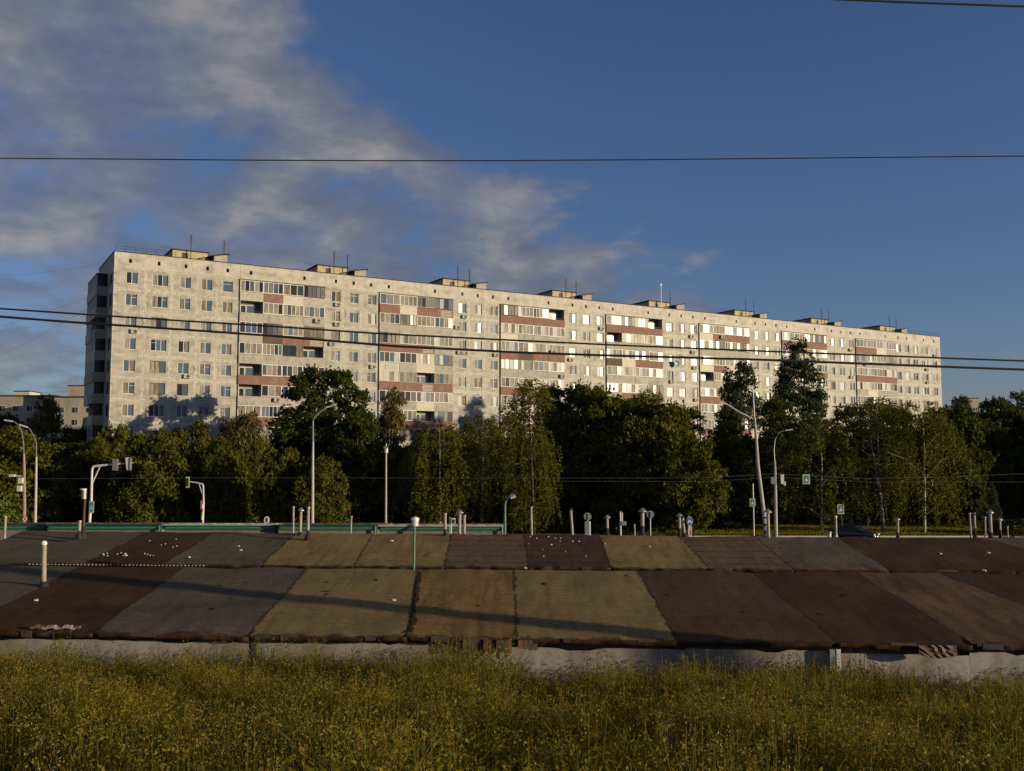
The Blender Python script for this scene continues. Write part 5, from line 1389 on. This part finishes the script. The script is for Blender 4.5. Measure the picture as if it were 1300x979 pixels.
#@@LAWN
rs = np.random.RandomState(8); n = 90000
x = rs.uniform(16, 74, n); y = 96.6 + rs.uniform(0, 1, n) ** 1.5 * 20; k = (y < 111.8) | (y > 114.7); x, y = x[k], y[k]; n = len(x)
h = rs.uniform(.08, .26, n); a_ = rs.uniform(0, 6.28, n); wd = .05; c_, s_ = np.cos(a_) * wd, np.sin(a_) * wd; lx = rs.normal(0, .05, n); ly = rs.normal(0, .05, n); z = np.full(n, .1)
def P3(a, b, c): return np.stack([a, b, c], 1)
V = np.stack([P3(x - c_, y - s_, z), P3(x + c_, y + s_, z), P3(x + c_ * .3 + lx, y + s_ * .3 + ly, z + h), P3(x - c_ * .3 + lx, y - s_ * .3 + ly, z + h)], 1)
tag(quad_cloud('grass', V, np.clip(rs.normal(.5, .2, n), 0, 1), ['grass_blade']), 'short lit lawn grass beyond the kerb at the right', 'grass', kind='stuff')
#@@GRASS
# ------------------------------------------------------------------ embankment grass
rs = np.random.RandomState(5)
def gz(x, y):
    q = y + .078 * np.clip(x, -45, 45); z = np.where(q < 3.6, 4.45, 4.45 - 3.2 * (q - 3.6) / 19.8); return z
def field(n, y0, y1):
    y = np.sqrt(rs.uniform(y0 ** 2, y1 ** 2, n)); x = rs.uniform(-1, 1, n) * (y * .56 + 2.5); k = (y + .078 * x) < 23.9
    return x[k], y[k]
NV = [noise.noise(Vector((i * .37, 0, 0))) for i in range(10)]
gridn = np.array([[noise.fractal(Vector((i * .22, j * .22, 1.0)), 1.0, 2.0, 4) for j in range(160)] for i in range(240)])
def nf(x, y, s_=5.0, off=0):
    i = np.clip(((x + 22) * s_).astype(int) + off, 0, 239); j = np.clip((y * s_).astype(int) + off, 0, 159); return gridn[i, j]
x, y = field(120000, 5.0, 24.4)
n = len(x); hN = nf(x, y, 4.5); cN = nf(x, y, 3.0, 20) + .5 * nf(x, y, 1.5, 90)
hN = .7 * hN + .9 * nf(x, y, 1.9, 50)
hf = np.clip(1.10 - y / 90, .8, 1) * (1 + .42 * np.clip((y - 17) / 5, 0, 1))
h = rs.uniform(.38, .9, n) * np.clip(1 + .6 * hN, .42, 1.95) * hf; z = gz(x, y) - .03
ang = rs.uniform(0, 2 * math.pi, n); lean = rs.uniform(.1, .9, n) * h; ld = rs.uniform(0, 2 * math.pi, n)
wd = rs.uniform(.006, .014, n) * (1 + y / 22)
dx, dy = np.cos(ang) * wd / 2, np.sin(ang) * wd / 2; lx, ly = np.cos(ld) * lean, np.sin(ld) * lean
def P3(a, b, c): return np.stack([a, b, c], 1)
b0_ = P3(x - dx, y - dy, z); b1_ = P3(x + dx, y + dy, z)
m0 = P3(x - dx * .8 + lx * .35, y - dy * .8 + ly * .35, z + h * .6); m1 = P3(x + dx * .8 + lx * .35, y + dy * .8 + ly * .35, z + h * .6)
t0 = P3(x - dx * .15 + lx, y - dy * .15 + ly, z + h); t1 = P3(x + dx * .15 + lx, y + dy * .15 + ly, z + h)
V = np.concatenate([np.stack([b0_, b1_, m1, m0], 1), np.stack([m0, m1, t1, t0], 1)])
val = np.clip(rs.normal(.42, .2, n) + cN * .95, 0, 1); val = np.concatenate([val, val])
tag(quad_cloud('grass', V, val, ['grass_blade']), 'tall olive and brownish wild grass covering the railway embankment', 'grass', kind='stuff')
# leafy weeds: small leaves spread over stems
x, y = field(33000, 5.0, 24.2); n = len(x); k = (nf(x, y, 2.4, 9) > -.12) & ((nf(x, y, 1.9, 50) + .5 * nf(x, y, 4.5) > -.3) | (rs.uniform(0, 1, n) < .35)); x, y = x[k], y[k]; n = len(x)
per = 26; hh = rs.uniform(.45, 1.0, n) * np.clip(1 + .6 * (.7 * nf(x, y, 4.5) + .9 * nf(x, y, 1.9, 50)), .42, 1.95) * np.clip(1.1 - y / 80, .8, 1) * (1 + .42 * np.clip((y - 17) / 5, 0, 1)); X = np.repeat(x, per); Yv = np.repeat(y, per); H_ = np.repeat(hh, per); t = rs.uniform(.35, 1, n * per)
lean = np.repeat(rs.normal(0, .18, n), per); lean2 = np.repeat(rs.normal(0, .18, n), per)
c = P3(X + lean * t + rs.normal(0, .055, n * per), Yv + lean2 * t + rs.normal(0, .055, n * per), gz(X, Yv) + H_ * t)
nn = rv(rs, n * per); nn[:, 2] = np.abs(nn[:, 2]) + .3; nn /= np.linalg.norm(nn, axis=1, keepdims=True)
V = leaf_quads(c, nn, .055, rs, .45); vv = np.clip(np.repeat(.42 + nf(x, y, 3.0, 20) * .9 + .4 * nf(x, y, 6, 70), per) + rs.normal(0, .12, n * per), 0, .8)
tag(quad_cloud('leafy_weeds', V, vv, ['grass_blade']), 'leafy green and yellow weeds mixed through the embankment grass', 'weeds', kind='stuff')
# seed heads
x, y = field(16000, 5.5, 24.2); n = len(x); k = nf(x, y, 3.2, 33) > -.25; x, y = x[k], y[k]; n = len(x)
per = 14; top = gz(x, y) + rs.uniform(.55, 1.0, n) * np.clip(1 + .6 * (.7 * nf(x, y, 4.5) + .9 * nf(x, y, 1.9, 50)), .42, 1.95) * np.clip(1.1 - y / 80, .8, 1) * (1 + .42 * np.clip((y - 17) / 5, 0, 1)); X = np.repeat(x, per); Yv = np.repeat(y, per); Z = np.repeat(top, per)
ln = np.repeat(rs.uniform(.04, .13, n), per); c = P3(X + rs.normal(0, 1, n * per) * ln * .55, Yv + rs.normal(0, 1, n * per) * ln * .55, Z + rs.normal(0, 1, n * per) * ln * .35)
nn = rv(rs, n * per); V = leaf_quads(c, nn, .024, rs, .6); vv = np.clip(np.repeat(rs.uniform(0, 1, n) * .5 + .3 + .5 * nf(x, y, 2.4, 3), per) + rs.normal(0, .1, n * per), 0, 1)
st0 = P3(x, y, gz(x, y)); dxx = np.full(n, .0016) * (1 + y / 12); s0 = P3(x - dxx, y, gz(x, y)); s1 = P3(x + dxx, y, gz(x, y)); s2 = P3(x + dxx, y, top); s3 = P3(x - dxx, y, top)
V = np.concatenate([V, np.stack([s0, s1, s2, s3], 1)]); vv = np.concatenate([vv, rs.uniform(.2, .6, n)])
tag(quad_cloud('seed_heads', V, vv, ['seed_head']), 'straw coloured seed heads standing above the embankment grass', 'seed heads', kind='stuff')
# white flowers lower left and a few elsewhere
pts = []
for px, py in ((44, 925), (52, 935), (58, 936), (63, 943), (70, 945), (72, 953), (75, 962), (46, 973), (55, 974), (66, 977), (20, 876), (14, 858), (700, 860), (870, 945), (985, 885), (1004, 890), (1016, 887), (1106, 877), (913, 930), (866, 969), (1245, 893), (560, 850), (30, 892), (60, 878)):
    r_ = ray(px, py); tt = 5.0
    while tt < 26:
        q = (r_[0] * tt, r_[1] * tt, EYE + r_[2] * tt)
        if q[2] < ground_z(q[0], q[1]) + .86: break
        tt += .05
    pts.append(q)
pts = np.array(pts); per = 6; c = np.repeat(pts, per, 0) + rs.normal(0, .010, (len(pts) * per, 3)); nn = rv(rs, len(c)); nn[:, 2] = np.abs(nn[:, 2]) + .6; nn /= np.linalg.norm(nn, axis=1, keepdims=True)
V = leaf_quads(c, nn, .017, rs, .9)
stx = [];
for q in pts:
    z_ = ground_z(q[0], q[1]); stx.append([(q[0] - .003, q[1], z_), (q[0] + .003, q[1], z_), (q[0] + .003, q[1], q[2]), (q[0] - .003, q[1], q[2])])
V2 = np.array(stx)
tag(quad_cloud('white_flowers', np.concatenate([V, V2]), np.zeros(len(V) + len(V2)), ['petal', 'grass_blade'], mi=np.concatenate([np.zeros(len(V)), np.ones(len(V2))])), 'tiny white wild flowers scattered low in the embankment grass', 'flowers', kind='stuff')
# weeds rooted on the front eave
for wi, (px, lab) in enumerate(((553, 'small green weed growing from the gap under the tan roof eave'), (625, 'dry pale weed tangled in the ragged hanging boards'))):
    p = fpt(px, -.1); n = 130; c = np.stack([rs.normal(0, .17, n), rs.normal(-.03, .04, n), rs.uniform(-.25, .0, n) + (.02 if wi else -.02)], 1)
    o = quad_cloud('weed', leaf_quads(c, rv(rs, n), .05, rs, .35), rs.uniform(.3, .9, n), ['leaf_fresh' if wi == 0 else 'seed_head']); o.location = (p.x, p.y, 2.72 if wi == 0 else 2.68); tag(o, lab, 'weed', 'weeds at the eave', 'stuff')
